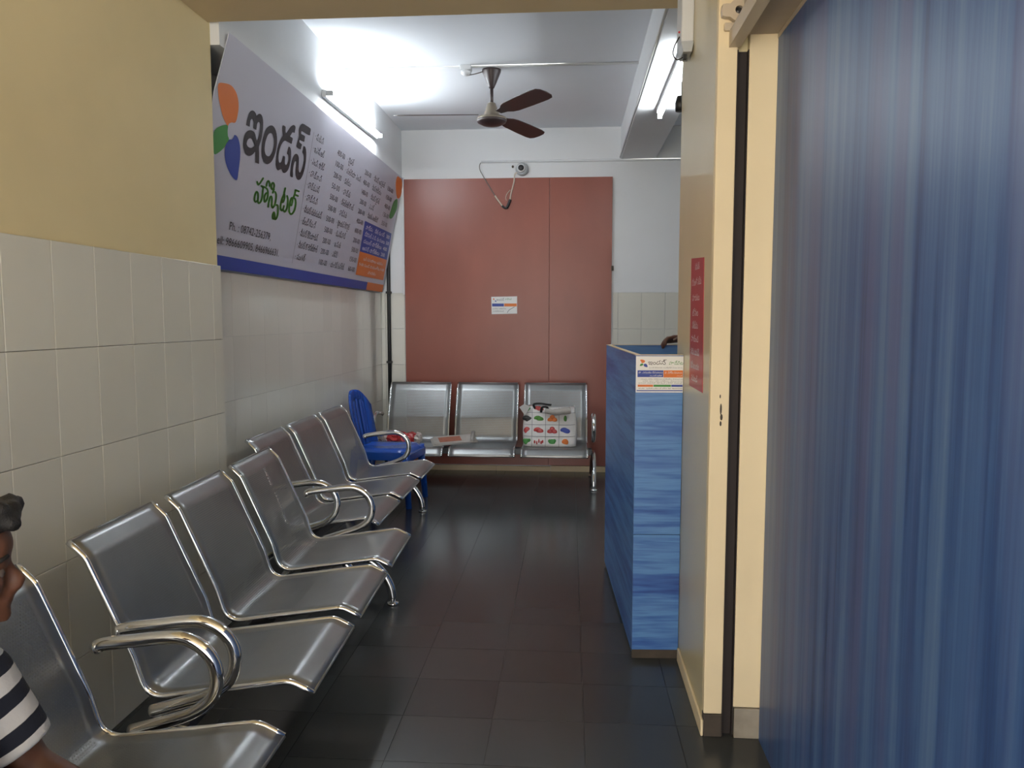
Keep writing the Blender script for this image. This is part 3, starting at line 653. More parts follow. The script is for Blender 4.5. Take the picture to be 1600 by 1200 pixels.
text_mesh('lettering', [nline('ఇండస్', (440, 510), (650, 510), 60), nline('రూమ్ నెం 2 డాక్టర్ గారు', (340, 740), (700, 740), 30), nline('ఎమర్జెన్సీ ల్యాబ్', (340, 810), (640, 810), 30)], 'ink_grey', note, NF, 0.0026)
text_mesh('lettering', [nline('హాస్పిటల్', (670, 490), (850, 490), 40)], 'ink_leaf', note, NF, 0.0026)
flat_mesh('logo_petal', [bezier_ring([nc(a, b) for a, b in ((350, 450), (385, 455), (380, 490), (360, 490))], 3)], 'ink_orange', note, NF, 0.0026)
flat_mesh('logo_petal', [bezier_ring([nc(a, b) for a, b in ((395, 510), (430, 510), (440, 540), (410, 535))], 3)], 'ink_blue', note, NF, 0.0026)
poly_mesh('pen_mark', [[nc(a, b) for a, b in r] for r in stroke_rings([(735, 830), (770, 770), (830, 730), (920, 680)], 14)], 'ink_grey', note, NF, 0.0028)

# ------------------------------------------------------------------ red poster on the pillar
PF = (Vector((XP - 0.0005, 0, 0)), Vector((0, -1, 0)), Vector((0, 0, 1)), Vector((-1, 0, 0)))
pq = [plane2d(a, b, PF) for a, b in ((1081, 404), (1100.5, 402), (1098, 614), (1077.5, 602))]
poster = MB().prism([PF[0] + PF[1] * a + PF[2] * b for a, b in pq], (-0.0015, 0, 0)).build('red_poster', 'red_poster', origin=PF[0] + PF[1] * pq[3][0] + PF[2] * pq[3][1]); tag(poster, 'narrow red notice with white lettering on the pillar side', 'poster')
pw = pq[1][0] - pq[0][0]; lines = []
for k, (yy, body, a, b) in enumerate(((416, 'గమనిక', 0.35, 0.7), (440, 'రోగులతో వచ్చు', 0.12, 0.86), (464, 'సహాయకులు', 0.16, 0.74), (488, 'లోపల', 0.2, 0.66), (508, 'నిశ్శబ్దము', 0.2, 0.66), (529, 'పాటించ', 0.14, 0.72), (550, 'వలెను దయచేసి', 0.12, 0.8), (572, 'చెప్పులు బయట', 0.14, 0.8), (592, 'వదలండి', 0.2, 0.7))):
    z = plane2d(1089, yy, PF)[1]; lines.append((body, pq[0][0] + pw * a, z - 0.012, 0.022, pw * (b - a)))
text_mesh('lettering', lines, 'ink_white', poster, PF, 0.002)

# ------------------------------------------------------------------ blue partition on the right, its track and shutter bracket
part = empty('blue_partition', (0.63, 1.0, 0)); tag(part, 'blue vertical wood-grain laminate partition filling the right side', 'partition')
y = YOPEN
MB().box((-0.02, YOPEN - 1.0, 0), (0.02, YP0 - 0.012 - 1.0, 2.165)).build('panel', 'blue_v', part)
MB().box((-0.022, YOPEN - 1.0, 2.165), (0.022, YP0 - 0.012 - 1.0, 2.178)).build('top_edge', 'metal_frame', part)
track = empty('shutter_track', (0.487, 1.0, 2.15)); tag(track, 'tan steel angle track running along the top to the pillar', 'track')
MB().box((-0.018, YOPEN - 1.0, 0.0), (-0.013, YP0 - 1.001, 0.042)).build('upright_flange', 'metal_frame', track); MB().box((-0.018, YOPEN - 1.0, -0.004), (0.016, YP0 - 1.001, 0.0)).build('flat_flange', 'metal_frame', track)
brk = empty('shutter_bearing', (0.492, YP0 - 0.002, 2.246)); tag(brk, 'cream shutter bearing bracket with a round hole at the top of the pillar', 'bracket')
ol = [(-0.048, -0.016), (-0.026, -0.020), (-0.012, -0.030), (0.012, -0.030), (0.026, -0.018), (0.048, -0.014), (0.048, 0.014), (0.026, 0.020), (0.014, 0.031), (-0.012, 0.031), (-0.026, 0.018), (-0.048, 0.016)]
ol = [(v.x, v.y) for v in catmull([Vector((a, b, 0)) for a, b in ol], 2, True)]
mb = MB(); N = len(ol)
inner = [(0.0115 * math.cos(math.atan2(b, a)), 0.0115 * math.sin(math.atan2(b, a))) for a, b in ol]
vs = [(a, -0.022, b) for a, b in ol] + [(a, -0.022, b) for a, b in inner] + [(a, 0, b) for a, b in ol] + [(a, 0, b) for a, b in inner]; fs = []
for i in range(N):
    j = (i + 1) % N; fs += [(i, j, N + j, N + i), (2 * N + j, 2 * N + i, 3 * N + i, 3 * N + j), (i, 2 * N + i, 2 * N + j, j), (N + j, 3 * N + j, 3 * N + i, N + i)]
mb.add(vs, fs).build('bearing_plate', 'metal_frame', brk)
MB().lathe([(0.0112, 0.0), (0.0112, 0.010)], (0, 0, 0), 14, 'y').build('axle', 'steel_dark', brk)
MB().box((-0.04, -0.014, -0.055), (0.045, 0, -0.032)).build('base_block', 'metal_frame', brk, 0.004)
overhead = MB().box((0.506, 1.2, 2.18), (0.66, YP0 - 0.003, ZS - 0.002)).build('partition_soffit', 'overhead', bevel=0.005); tag(overhead, 'tan soffit hood above the blue partition', 'overhead')  # plain box standing for the soffit over the partition

# ------------------------------------------------------------------ tube lights
def tube_light(name, p0, p1, out, m, label):
    p0, p1, out = Vector(p0), Vector(p1), Vector(out).normalized(); d = (p1 - p0).normalized(); sd = d.cross(out)
    root = empty(name, (p0 + p1) / 2); tag(root, label, 'tube light', 'fluorescent tube lights'); C = (p0 + p1) / 2
    L = (p1 - p0).length / 2
    def bar(a, b, h0, h1, w):
        pts = [d * a + out * h0 + sd * w, d * b + out * h0 + sd * w, d * b + out * h0 - sd * w, d * a + out * h0 - sd * w]; return MB().prism(pts, out * (h1 - h0))
    bar(-L, L, 0, 0.028, 0.022).build('batten', 'pvc', root, 0.003)
    for s in (-1, 1): bar(s * L - 0.012, s * L + 0.012, 0.0285, 0.068, 0.014).build('lamp_holder', 'pvc_grey', root, 0.003)
    MB().tube([d * (-L + 0.013) + out * 0.05, d * (L - 0.013) + out * 0.05], 0.013, 12).build('tube', m, root)
    return root
tube_light('tube_light', (-1.457, 4.53, 2.655), (-1.457, 5.74, 2.690), (1, 0, 0), 'tube_light_left', 'glowing tube light on the left beam above the banner')
tube_light('tube_light', (0.570, 3.93, 2.688), (0.570, 5.13, 2.688), (0, 0, -1), 'tube_light_right', 'glowing tube light under the right ceiling beam')

# ------------------------------------------------------------------ ceiling fan
fx, fy = -0.511, 5.074
fan = empty('ceiling_fan', (fx, fy, ZC)); tag(fan, 'dark brown three-blade ceiling fan', 'ceiling fan')
MB().lathe([(0.008, 0.0), (0.010, -0.018), (0.062, -0.022), (0.060, -0.034), (0.020, -0.128), (0.016, -0.136)], seg=22).build('canopy', 'fan_brown', fan)
MB().tube([(0, 0, -0.13), (0, 0, -0.245)], 0.011, 12).build('down_rod', 'fan_brown', fan)
mo = MB().lathe([(0.012, -0.225), (0.026, -0.232), (0.048, -0.292), (0.060, -0.318), (0.094, -0.322), (0.098, -0.336), (0.090, -0.350), (0.060, -0.366), (0.010, -0.372)], seg=28).build('motor', 'fan_metal', fan)
MB().lathe([(0.0985, -0.337), (0.091, -0.352), (0.060, -0.368), (0.008, -0.375)], seg=28).build('motor_cap', 'fan_brown', mo)
bprof = [(0.085, 0.022), (0.15, 0.030), (0.19, 0.050), (0.24, 0.060), (0.40, 0.066), (0.55, 0.068), (0.60, 0.062), (0.625, 0.040), (0.632, 0.0)]
top = [Vector((r, w, 0)) for r, w in bprof]; bot = [Vector((r, -w, 0)) for r, w in bprof[::-1][1:]]
bl = MB(); sl = top + bot; tilt = math.radians(-13)
pts = [Vector((v.x, v.y * math.cos(tilt), v.y * math.sin(tilt) - 0.010 * (v.x / 0.6))) for v in sl]
bl.prism(pts, (0, 0, -0.003)); blade = None
for a in (-54, 63, 186):
    if blade is None: blade = bl.build('blade', 'fan_brown', fan); o = blade
    else: o = blade.copy(); COL.objects.link(o)
    o.location = (0, 0, -0.300); o.rotation_euler = (0, 0, math.radians(a))

# ------------------------------------------------------------------ wiring on ceiling and walls
def conduit(name, pts, label, r=0.010, m='pvc'): return tag(MB().tube(pts, r, 8).build(name, m), label, 'conduit')
cd = conduit('ceiling_conduit', [(-1.457, 5.045, ZC - 0.008), (0.424, 5.045, ZC - 0.008)], 'white conduit across the ceiling beside the fan', 0.0085)
conduit('wall_conduit', [(-1.449, 4.985, ZC - 0.02), (-1.449, 5.02, 2.745)], 'thin white conduit dropping down the beam to the left tube light', 0.008)
rose = empty('ceiling_rose', (-0.674, 5.052, ZC)); tag(rose, 'white ceiling rose box with a short wire next to the fan', 'ceiling rose')
MB().box((-0.035, -0.035, -0.030), (0.035, 0.035, -0.0)).build('box', 'pvc', rose, 0.004); MB().lathe([(0.034, -0.030), (0.034, -0.046), (0.022, -0.058), (0.012, -0.062)], seg=18).build('cap', 'pvc', rose)
MB().tube(catmull([Vector((0.01, 0, -0.058)), Vector((0.06, 0.0, -0.05)), Vector((0.13, 0.015, -0.026))], 5), 0.0035, 6).build('wire', 'cable', rose)
hk = MB(); hk.tube([Vector((-1.22 + 0.024 * math.sin(a), 5.10, ZC - 0.045 - 0.028 * math.cos(a))) for a in [k * 2 * math.pi / 20 for k in range(19)]], 0.004, 6); hk.tube([(-1.22, 5.10, ZC), (-1.22, 5.10, ZC - 0.018)], 0.004, 6)
tag(hk.build('ceiling_hook', 'pvc', origin=(-1.22, 5.10, ZC)), 'small white ring hook in the ceiling above the left tube light', 'hook')
conduit('wall_conduit', [(-0.765, YB - 0.009, 2.682), (XR, YB - 0.009, 2.675)], 'white conduit along the back wall above the camera', 0.010)
conduit('beam_conduit', [(0.418, 3.25, 2.70), (0.418, YB - 0.02, 2.70)], 'thin white conduit along the lower edge of the right beam', 0.007)
dome = empty('security_camera', (-0.413, YB, 2.612)); tag(dome, 'small grey dome security camera above the red-brown board', 'security camera')
MB().lathe([(0.054, 0.0), (0.056, 0.02), (0.050, 0.035), (0.038, 0.048)], seg=22, axis='y').build('housing', 'pvc_grey', dome)
MB().lathe([(0.037, 0.048), (0.034, 0.062), (0.026, 0.066)], (-0.006, 0, 0.004), 20, 'y').build('lens_ring', 'pvc', dome); MB().lathe([(0.025, 0.060), (0.024, 0.072), (0.014, 0.076)], (-0.006, 0, 0.004), 20, 'y').build('lens', 'black', dome)
YW = YB - 0.028
cab = empty('camera_cable', (-0.56, YB, 2.31)); tag(cab, 'loose camera wire with black connectors hanging over the board', 'cable')
w4 = lambda pts, yo=0.0: catmull([ony(740 + a / 12, 240 + b / 12, YW - yo) for a, b in pts], 5)
def cpart(name, pts, r, m, yo=0.0):
    o = MB().tube(w4(pts, yo), r, 7).build(name, m, cab); o.matrix_parent_inverse = Matrix.Translation(-cab.location); return o
cpart('wire', [(135, 170), (110, 230), (120, 310), (160, 390), (200, 460), (280, 590), (400, 790)], 0.0035, 'cable')
cpart('wire', [(400, 790), (470, 890), (540, 985)], 0.007, 'cable_white')
cpart('connector', [(535, 980), (580, 1015), (620, 1025)], 0.010, 'black'); cpart('connector', [(615, 1025), (650, 960), (685, 860)], 0.013, 'black')
cpart('wire', [(685, 860), (700, 760), (735, 620), (760, 520), (765, 430), (780, 380), (820, 350)], 0.006, 'cable_white'); cpart('wire', [(690, 680), (630, 750), (605, 820), (615, 880)], 0.003, 'cable_white')
anch = ony(740 + 735 / 12, 240 + 245 / 12, YB - 0.006)
tag(MB().ball(anch, (0.010, 0.006, 0.012), 8, 6).build('wall_plug', 'dirt', origin=anch), 'tiny dark wall plug left of the dome camera', 'plug')

# emergency light on the pillar, bulb holder behind it
em = empty('emergency_light', (XP, 2.97, 2.31)); tag(em, 'slim white emergency light box high on the pillar side', 'emergency light')
MB().box((-0.045, -0.09, 0.02), (0, 0.03, 0.245)).build('case', 'pvc', em, 0.005); MB().prism([(-0.045, -0.09, 0.0195), (0, -0.09, 0.0195), (-0.006, -0.085, -0.015), (-0.036, -0.085, -0.015)], (0, 0.11, 0)).build('lower_cap', 'pvc_grey', em)
MB().ball((-0.047, -0.05, 0.065), 0.004, 8, 6).build('indicator', 'led_red', em)
MB().tube(catmull([Vector((-0.045, -0.05, 0.05)), Vector((-0.062, -0.04, 0.02)), Vector((-0.066, -0.04, -0.01)), Vector((-0.052, -0.045, -0.03)), Vector((-0.03, -0.05, -0.022))], 6), 0.0025, 6).build('wire', 'black', em)
MB().box((-0.032, -0.06, -0.032), (-0.02, -0.045, -0.0155)).build('plug', 'black', em)
bulb = empty('bulb_holder', (XP, YP1, 2.215)); tag(bulb, 'small black bulb holder at the far edge of the pillar', 'bulb holder')
MB().box((-0.002, 0.0, -0.02), (0.03, 0.012, 0.06)).build('mount', 'black', bulb, 0.003); MB().lathe([(0.010, -0.03), (0.019, -0.03), (0.021, 0.0), (0.014, 0.028)], (-0.002, 0.028, -0.02), 16).build('holder', 'black', bulb)

# ------------------------------------------------------------------ blue plastic chair
ch = empty('plastic_chair', (-1.355, 5.49, 0), math.radians(-7)); tag(ch, 'glossy blue moulded plastic chair against the left wall', 'chair')
mb = MB(); seat_pts = []
NXs, NYs = 10, 10; vs = []; fs = []
for side in (0, 1):
    for i in range(NXs + 1):
        u = i / NXs
        for j in range(NYs + 1):
            v = j / NYs * 2 - 1; half = 0.185 + 0.02 * u; r = 0.04
            z = 0.425 - 0.018 * (1 - v * v) * math.sin(math.pi * min(1, u * 1.05)) - 0.045 * max(0, (u - 0.86) / 0.14) ** 2 - 0.035 * max(0, (abs(v) - 0.86) / 0.14) ** 2
            vs.append((-0.17 + 0.42 * u, v * half * (1 - 0.04 * max(0, (u - 0.8) / 0.2)), z - side * 0.02))
Wd = NYs + 1; T = (NXs + 1) * Wd
for i in range(NXs):
    for j in range(NYs):
        q = (i * Wd + j, (i + 1) * Wd + j, (i + 1) * Wd + j + 1, i * Wd + j + 1); fs += [q, tuple(k + T for k in q[::-1])]
for i in range(NXs):
    for j in (0, NYs): fs.append((i * Wd + j, (i + 1) * Wd + j, T + (i + 1) * Wd + j, T + i * Wd + j))
for j in range(NYs):
    for i in (0, NXs): fs.append((i * Wd + j, i * Wd + j + 1, T + i * Wd + j + 1, T + i * Wd + j))
MB().add(vs, fs, True).build('seat', 'plastic_blue', ch, keep_smooth=True)
# apron round the seat
MB().box((0.245, -0.185, 0.33), (0.262, 0.185, 0.385)).build('apron', 'plastic_blue', ch, 0.005)
for s in (-1, 1): MB().box((-0.16, s * 0.193 - 0.008, 0.34), (0.245, s * 0.193 + 0.008, 0.40)).build('apron', 'plastic_blue', ch, 0.005)
# backrest: an arched shell with upright slots
bw_ = 0.19
def back_pt(v, h):                                   # v across -1..1, h height 0..1
    x = -0.165 - 0.075 * h + 0.035 * v * v; return Vector((x, v * bw_ * (1 - 0.05 * h), 0.40 + 0.42 * h))
def arch(v): return 1.0 - 0.30 * abs(v) ** 2.6
def back_strip(v0, v1, h0f, h1f, n=10, th=0.018):
    vs = []; fs = []
    for sd in (0, 1):
        for i in range(n + 1):
            for v in (v0, (v0 + v1) / 2, v1):
                h = h0f(v) + (h1f(v) - h0f(v)) * i / n; vs.append(back_pt(v, h) + Vector((th * sd, 0, 0)))
    T = (n + 1) * 3
    for i in range(n):
        for k in range(2):
            q = (i * 3 + k, i * 3 + k + 1, (i + 1) * 3 + k + 1, (i + 1) * 3 + k); fs += [q[::-1], tuple(a + T for a in q)]
        for k in (0, 2): fs.append((i * 3 + k, (i + 1) * 3 + k, T + (i + 1) * 3 + k, T + i * 3 + k))
    for k in range(2):
        for i in (0, n): fs.append((i * 3 + k, i * 3 + k + 1, T + i * 3 + k + 1, T + i * 3 + k))
    return MB().add(vs, fs, True)
for s in (-1, 1):
    MBs = back_strip(0.62 * s, 1.0 * s, lambda v: -0.02, arch); MBs.build('back_post', 'plastic_blue', ch, keep_smooth=True)
for a in range(8):
    v0, v1 = -0.62 + a * 0.155, -0.62 + (a + 1) * 0.155
    back_strip(v0, v1, lambda v: arch(v) - 0.16, arch, 4).build('top_rail', 'plastic_blue', ch, keep_smooth=True)
    if a % 2 == 0 or a == 7: back_strip(v0 + 0.01, v1 - 0.01, lambda v: -0.02, lambda v: arch(v) - 0.155, 8).build('back_slat', 'plastic_blue', ch, keep_smooth=True)
for sx, x0, x1 in ((1, 0.225, 0.255), (-1, -0.15, -0.19)):
    for s in (-1, 1):
        MB().tube([(x0, s * 0.172, 0.405), (x0 + (x1 - x0) * 0.5, s * 0.182, 0.2), (x1, s * 0.19, 0.0)], [0.030, 0.025, 0.021], 10).build('leg', 'plastic_blue', ch)

# ------------------------------------------------------------------ things lying on the far bench
BX, BYf = -0.689, 6.50
def far_z(y):
    u = BYf - y; P = [(a, b) for a, b, _ in PROF_F]
    for (a, za), (b, zb) in zip(P, P[1:]):
        if a <= u <= b: return za + (zb - za) * (u - a) / (b - a)
    return P[-1][1]
bag = empty('shopping_bag', (-0.155, 6.17, 0.318)); tag(bag, 'white shopping bag printed with a grid of vegetables on the back bench', 'bag')
# body: puffy sack
vs = []; fs = []; NA, NH = 28, 10; rings = []
for j in range(NH + 1):
    h = j / NH; wx = 0.213 + 0.012 * math.sin(h * 3.1) - 0.012 * h; wy = 0.085 * (1 - 0.55 * h) + 0.012
    for k in range(NA):
        a = 2 * math.pi * k / NA; ca, sa = math.cos(a), math.sin(a)
        sx = math.copysign(abs(ca) ** 0.45, ca); sy = math.copysign(abs(sa) ** 0.6, sa)
        vs.append((wx * sx, wy * sy + 0.075 * h, 0.003 + 0.300 * h + 0.012 * math.sin(3 * a + 1) * h))
for j in range(NH):
    for k in range(NA): fs.append((j * NA + k, j * NA + (k + 1) % NA, (j + 1) * NA + (k + 1) % NA, (j + 1) * NA + k))
fs.append(tuple(range(NA))[::-1]); fs.append(tuple(NH * NA + k for k in range(NA)))
MB().add(vs, fs, True).build('body', 'bag', bag)
def bag_front(x, h):
    wy = 0.085 * (1 - 0.55 * h) + 0.012; t = min(0.999, abs(x) / 0.217); sa = (1 - t ** (2 / 0.45)) ** 0.5
    return Vector((x, -wy * sa ** 0.6 + 0.075 * h - 0.003, 0.003 + 0.300 * h))
cw = 0.107
lmb = MB()
for x in (-0.142, -0.033, 0.075): lmb.tube([bag_front(x, h / 8) for h in range(9)], 0.0018, 5)
for h in (0.26, 0.56, 0.87): lmb.tube([bag_front(-0.205 + 0.41 * k / 16, h) for k in range(17)], 0.0018, 5)
lmb.build('grid_print', 'ink_grey', bag)
VEG = [[('ink_leaf', 'leaf'), ('red_plastic', 'chili'), ('ink_leaf', 'leaf'), ('ink_orange', 'round')],
       [('red_plastic', 'round'), ('red_plastic', 'oval'), ('red_plastic', 'trio'), ('ink_blue', 'oval')],
       [('black', 'oval'), ('ink_green', 'oval'), ('ink_orange', 'trio'), ('ink_green', 'slim')],
       [('ink_leaf', 'round'), ('red_plastic', 'oval'), ('ink_white', 'oval'), ('ink_white', 'round')]]
for r, row in enumerate(VEG):
    for c, (m, kind) in enumerate(row):
        x = (-0.182, -0.088, 0.021, 0.125)[c]; h = (0.12, 0.41, 0.71, 0.96)[r]
        if r == 3 and c > 1: continue
        sp = {'leaf': [(0, 0, .022, .02), (.018, .01, .012, .012), (-.018, .008, .012, .012)], 'chili': [(-.03, 0, .006, .012), (-.012, -.006, .005, .014), (.004, .006, .005, .016), (.022, -.004, .006, .012), (.034, .004, .005, .011)], 'round': [(0, 0, .022, .022)], 'oval': [(-.008, .004, .026, .018), (.01, -.004, .024, .018)], 'trio': [(-.018, -.008, .018, .016), (.018, -.008, .018, .016), (0, .012, .017, .017)], 'slim': [(0, 0, .01, .024)]}[kind]
        vm = MB()
        for dx, dz, rx, rz in sp:
            p = bag_front(x + dx, h + dz / 0.3); vm.ball((p.x, p.y, p.z), (rx * 1.22, 0.004, rz * 1.22), 12, 8)
        vm.build('vegetable_print', m, bag)
for s in (0.0,):
    MB().tube(catmull([Vector((-0.12, 0.02, 0.295)), Vector((-0.13, 0.015, 0.33)), Vector((-0.08, 0.01, 0.338)), Vector((-0.02, 0.012, 0.330)), Vector((0.01, 0.03, 0.325))], 6), 0.009, 8, flat=0.6).build('handle', 'black', bag)
    MB().tube(catmull([Vector((-0.07, 0.0, 0.27)), Vector((-0.06, -0.02, 0.31)), Vector((-0.02, -0.02, 0.31)), Vector((-0.03, -0.01, 0.27))], 6), 0.011, 8, flat=0.6).build('handle', 'black', bag)
mb = MB(); mb.tube(catmull([Vector((-0.035, -0.035, 0.285)), Vector((0.04, -0.045, 0.275)), Vector((0.12, -0.04, 0.285)), Vector((0.165, -0.03, 0.29))], 5), [0.026] * 5 + [0.034] * 5 + [0.036] * 5 + [0.030], 12, flat=0.8)
mb.build('crumpled_wrap', 'newsprint', bag)
MB().prism([(-0.20, 0.0, 0.24), (-0.245, -0.02, 0.31), (-0.205, -0.01, 0.335), (-0.16, 0.0, 0.31)], (0, 0.012, 0)).build('bag_corner', 'bag', bag)

nz = 0.352
news = empty('newspaper', (-0.93, 6.16, nz)); tag(news, 'folded newspaper lying across the first two back bench seats', 'newspaper')
news.rotation_euler = (math.radians(11), math.radians(-3), math.radians(18))
for k, (dz, a, m) in enumerate(((0.0, 0, 'newsprint'), (0.005, 3, 'newsprint'), (0.010, -4, 'newsprint'))):
    o = MB().box((-0.19 + 0.01 * k, -0.10, dz), (0.17, 0.08, dz + 0.004)).build('sheet', m, news); o.rotation_euler = (0, 0, math.radians(a))
MB().box((-0.13, -0.06, 0.0145), (0.05, 0.05, 0.0152)).build('printed_photo', 'news_photo', news)
MB().tube([(0.12, -0.11, 0.022), (0.17, 0.085, 0.026)], 0.014, 10, flat=0.7).build('fold', 'newsprint', news)
pk = empty('red_packet', (-1.34, 6.13, 0.319)); tag(pk, 'crumpled red and clear plastic packet on the back bench beside the blue chair', 'packet')
mb = MB()
for dx, dy, dz, r in ((-0.10, 0, 0.045, 0.055), (-0.03, 0.02, 0.05, 0.06), (0.06, 0, 0.05, 0.06), (0.02, -0.03, 0.04, 0.05)):
    mb.ball((dx, dy, dz), (r, r * 0.8, r * 0.85), 10, 7)
for v in mb.v:
    v += Vector((random.uniform(-1, 1), random.uniform(-1, 1), random.uniform(-0.6, 0.6))) * 0.007
    v.z = max(0.001, v.z)
mb.build('contents', 'red_plastic', pk, keep_smooth=False)
mb = MB().ball((0.11, 0.0, 0.05), (0.04, 0.05, 0.048), 10, 7).ball((-0.16, 0.01, 0.04), (0.03, 0.04, 0.036), 10, 7)
for v in mb.v: v += Vector((random.uniform(-1, 1), random.uniform(-1, 1), random.uniform(-1, 1))) * 0.009; v.z = max(0.001, v.z)
mb.build('clear_wrap', 'clear_plastic', pk, keep_smooth=False)

# ------------------------------------------------------------------ people
def head_forms(mb, c, fdir, s=1.0, pitch=0.0):
    """skull, jaw, nose, lips, ears; c = head centre, fdir = facing direction"""
    f = Vector(fdir).normalized(); sd = Vector((0, 0, 1)).cross(f).normalized(); f2 = (f * math.cos(pitch) - Vector((0, 0, 1)) * math.sin(pitch)); u = f2.cross(sd)
    R = Matrix((f2, sd, u)).transposed(); P = lambda a, b, cc: Vector(c) + R @ Vector((a * s, b * s, cc * s))
    B = lambda a, b, cc, rx, ry, rz: mb.ball(P(a, b, cc), (rx * s, ry * s, rz * s), 18, 12, R)
    B(-0.012, 0, 0.028, 0.094, 0.074, 0.086); B(0.022, 0, -0.028, 0.066, 0.062, 0.072); B(0.045, 0, -0.075, 0.040, 0.042, 0.030)
    B(0.072, 0, 0.018, 0.022, 0.050, 0.022); B(0.064, 0, 0.042, 0.034, 0.050, 0.040); B(0.086, 0, -0.058, 0.014, 0.026, 0.011); B(0.082, 0, -0.086, 0.016, 0.020, 0.015)
    mb.tube([P(0.086, 0, 0.010), P(0.098, 0, -0.012), P(0.110, 0, -0.030)], [0.008 * s, 0.010 * s, 0.014 * s], 10); B(0.100, 0, -0.036, 0.015, 0.019, 0.010)
    for g in (-1, 1):
        B(0.066, g * 0.034, -0.020, 0.020, 0.020, 0.022); B(-0.010, g * 0.076, -0.010, 0.018, 0.008, 0.030)
    return P, R
def hair_forms(mb, P, R, s=1.0):
    rr = random.Random(11)
    for a, b, cc, r in ((-0.02, 0, 0.058, 0.085), (-0.05, 0, 0.03, 0.075), (-0.065, 0, -0.02, 0.055)): mb.ball(P(a, b, cc), (r * s, 0.080 * s, r * s * 0.86), 14, 10, R)
    for k in range(60):
        a = rr.uniform(-0.10, 0.072); b = rr.uniform(-0.065, 0.065); top = 0.118 - 5.5 * (a + 0.012) ** 2 - 6 * b * b
        mb.ball(P(a, b, top), 0.017 * s, 7, 5)
    mb.ball(P(0.055, 0, 0.092), (0.045 * s, 0.06 * s, 0.035 * s), 12, 8, R)
    for k in range(16): mb.ball(P(0.076 + rr.uniform(0, 0.026), rr.uniform(-0.05, 0.05), 0.080 + rr.uniform(0, 0.036)), 0.017 * s, 7, 5)
def hand_forms(mb, wrist, d, palm_n, curl=0.5, side=1, fr=0.0085):
    """palm and five fingers; d = pointing direction, palm_n = direction the palm faces, side = where the thumb is"""
    d = Vector(d).normalized(); pn = Vector(palm_n).normalized(); ac = d.cross(pn).normalized() * side; w = Vector(wrist)
    mb.capsule(w, w + d * 0.03, 0.024, 0.026)
    for k in range(4):
        o = ac * (0.030 - 0.020 * k); mb.capsule(w + d * 0.015 + o * 0.6, w + d * 0.082 + o, 0.013, 0.0125, 10)
        L = (0.072, 0.080, 0.074, 0.058)[k]; p = w + d * 0.084 + o; a = 0.15
        for seg in (0.45, 0.32, 0.23):
            q = p + (d * math.cos(a) + pn * math.sin(a)) * L * seg; mb.capsule(p, q, fr, fr * 0.93, 9); p = q; a += curl
    t0 = w + d * 0.022 + ac * 0.020; t1 = t0 + (d * 0.55 + ac * 0.75 + pn * 0.25).normalized() * 0.040; t2 = t1 + (d * 0.85 + ac * 0.25 + pn * 0.4).normalized() * 0.032; t3 = t2 + (d * 0.9 + pn * 0.4).normalized() * 0.024
    mb.capsule(t0, t1, 0.013, 0.011, 9); mb.capsule(t1, t2, 0.0108, 0.0098, 9); mb.capsule(t2, t3, 0.0098, 0.0085, 9)

# seated person in a striped T-shirt on the near bench, facing across the room
pr = empty('person', (-1.08, 1.12, 0)); tag(pr, 'person in a black and white striped T-shirt sitting on the nearest bench', 'person')
Hc = Vector((-1.011, 1.150, 0.928))
pel = Vector((-1.045, 1.12, 0.452)); chest = Vector((-1.112, 1.12, 0.615)); neck = Vector((-1.09, 1.125, 0.74))
body = MB(); Pp, Rr = head_forms(body, Hc, (0.8, 0.6, 0), 0.94, 0.06)
body.capsule(neck, Hc + Vector((-0.035, 0, -0.06)), 0.052, 0.050)
body.capsule(pel + Vector((0, -0.07, 0)), pel + Vector((0, 0.07, 0)), 0.088, 0.088); body.capsule(pel, chest, 0.10, 0.11); body.capsule(chest + Vector((0, -0.08, 0)), chest + Vector((0, 0.08, 0)), 0.09, 0.09); body.capsule(chest, neck, 0.09, 0.055)
joints = {}
for s in (-1, 1):
    sh = Vector((-1.10, 1.12 + s * 0.165, 0.675)); el = Vector((-1.0175, 1.12 + s * 0.196, 0.496)); wr = Vector((-0.83, 1.12 + s * 0.215, 0.392)); joints[s] = (sh, el, wr)
    body.capsule(neck + Vector((-0.02, 0, -0.03)), sh, 0.05, 0.055); body.capsule(sh, el, 0.050, 0.040); body.capsule(el, wr, 0.039, 0.027)
    hand_forms(body, wr + Vector((0.01, 0, 0)), (0.98, s * 0.05, 0.06), (0, 0, -1), 0.12, 1 if s < 0 else -1)
    hip = pel + Vector((0, s * 0.09, -0.01)); kn = Vector((-0.645, 1.12 + s * 0.145, 0.455)); an = Vector((-0.625, 1.12 + s * 0.14, 0.085))
    body.capsule(hip, kn, 0.075, 0.055); body.capsule(kn, an, 0.054, 0.036); body.capsule(an, an + Vector((0.02, 0, -0.045)), 0.036, 0.033); body.capsule(an + Vector((-0.02, 0, -0.05)), an + Vector((0.13, s * 0.02, -0.056)), 0.030, 0.026)
for v in body.v: v.z = max(v.z, 0.002)
bo = remesh_object(body, 'body', 'skin', pr, 0.0065, 5, origin=pr.location); bo.location = (0, 0, 0)
hm = MB(); hair_forms(hm, Pp, Rr, 0.94); ho = remesh_object(hm, 'hair', 'hair', pr, 0.007, 1, origin=pr.location); ho.location = (0, 0, 0)
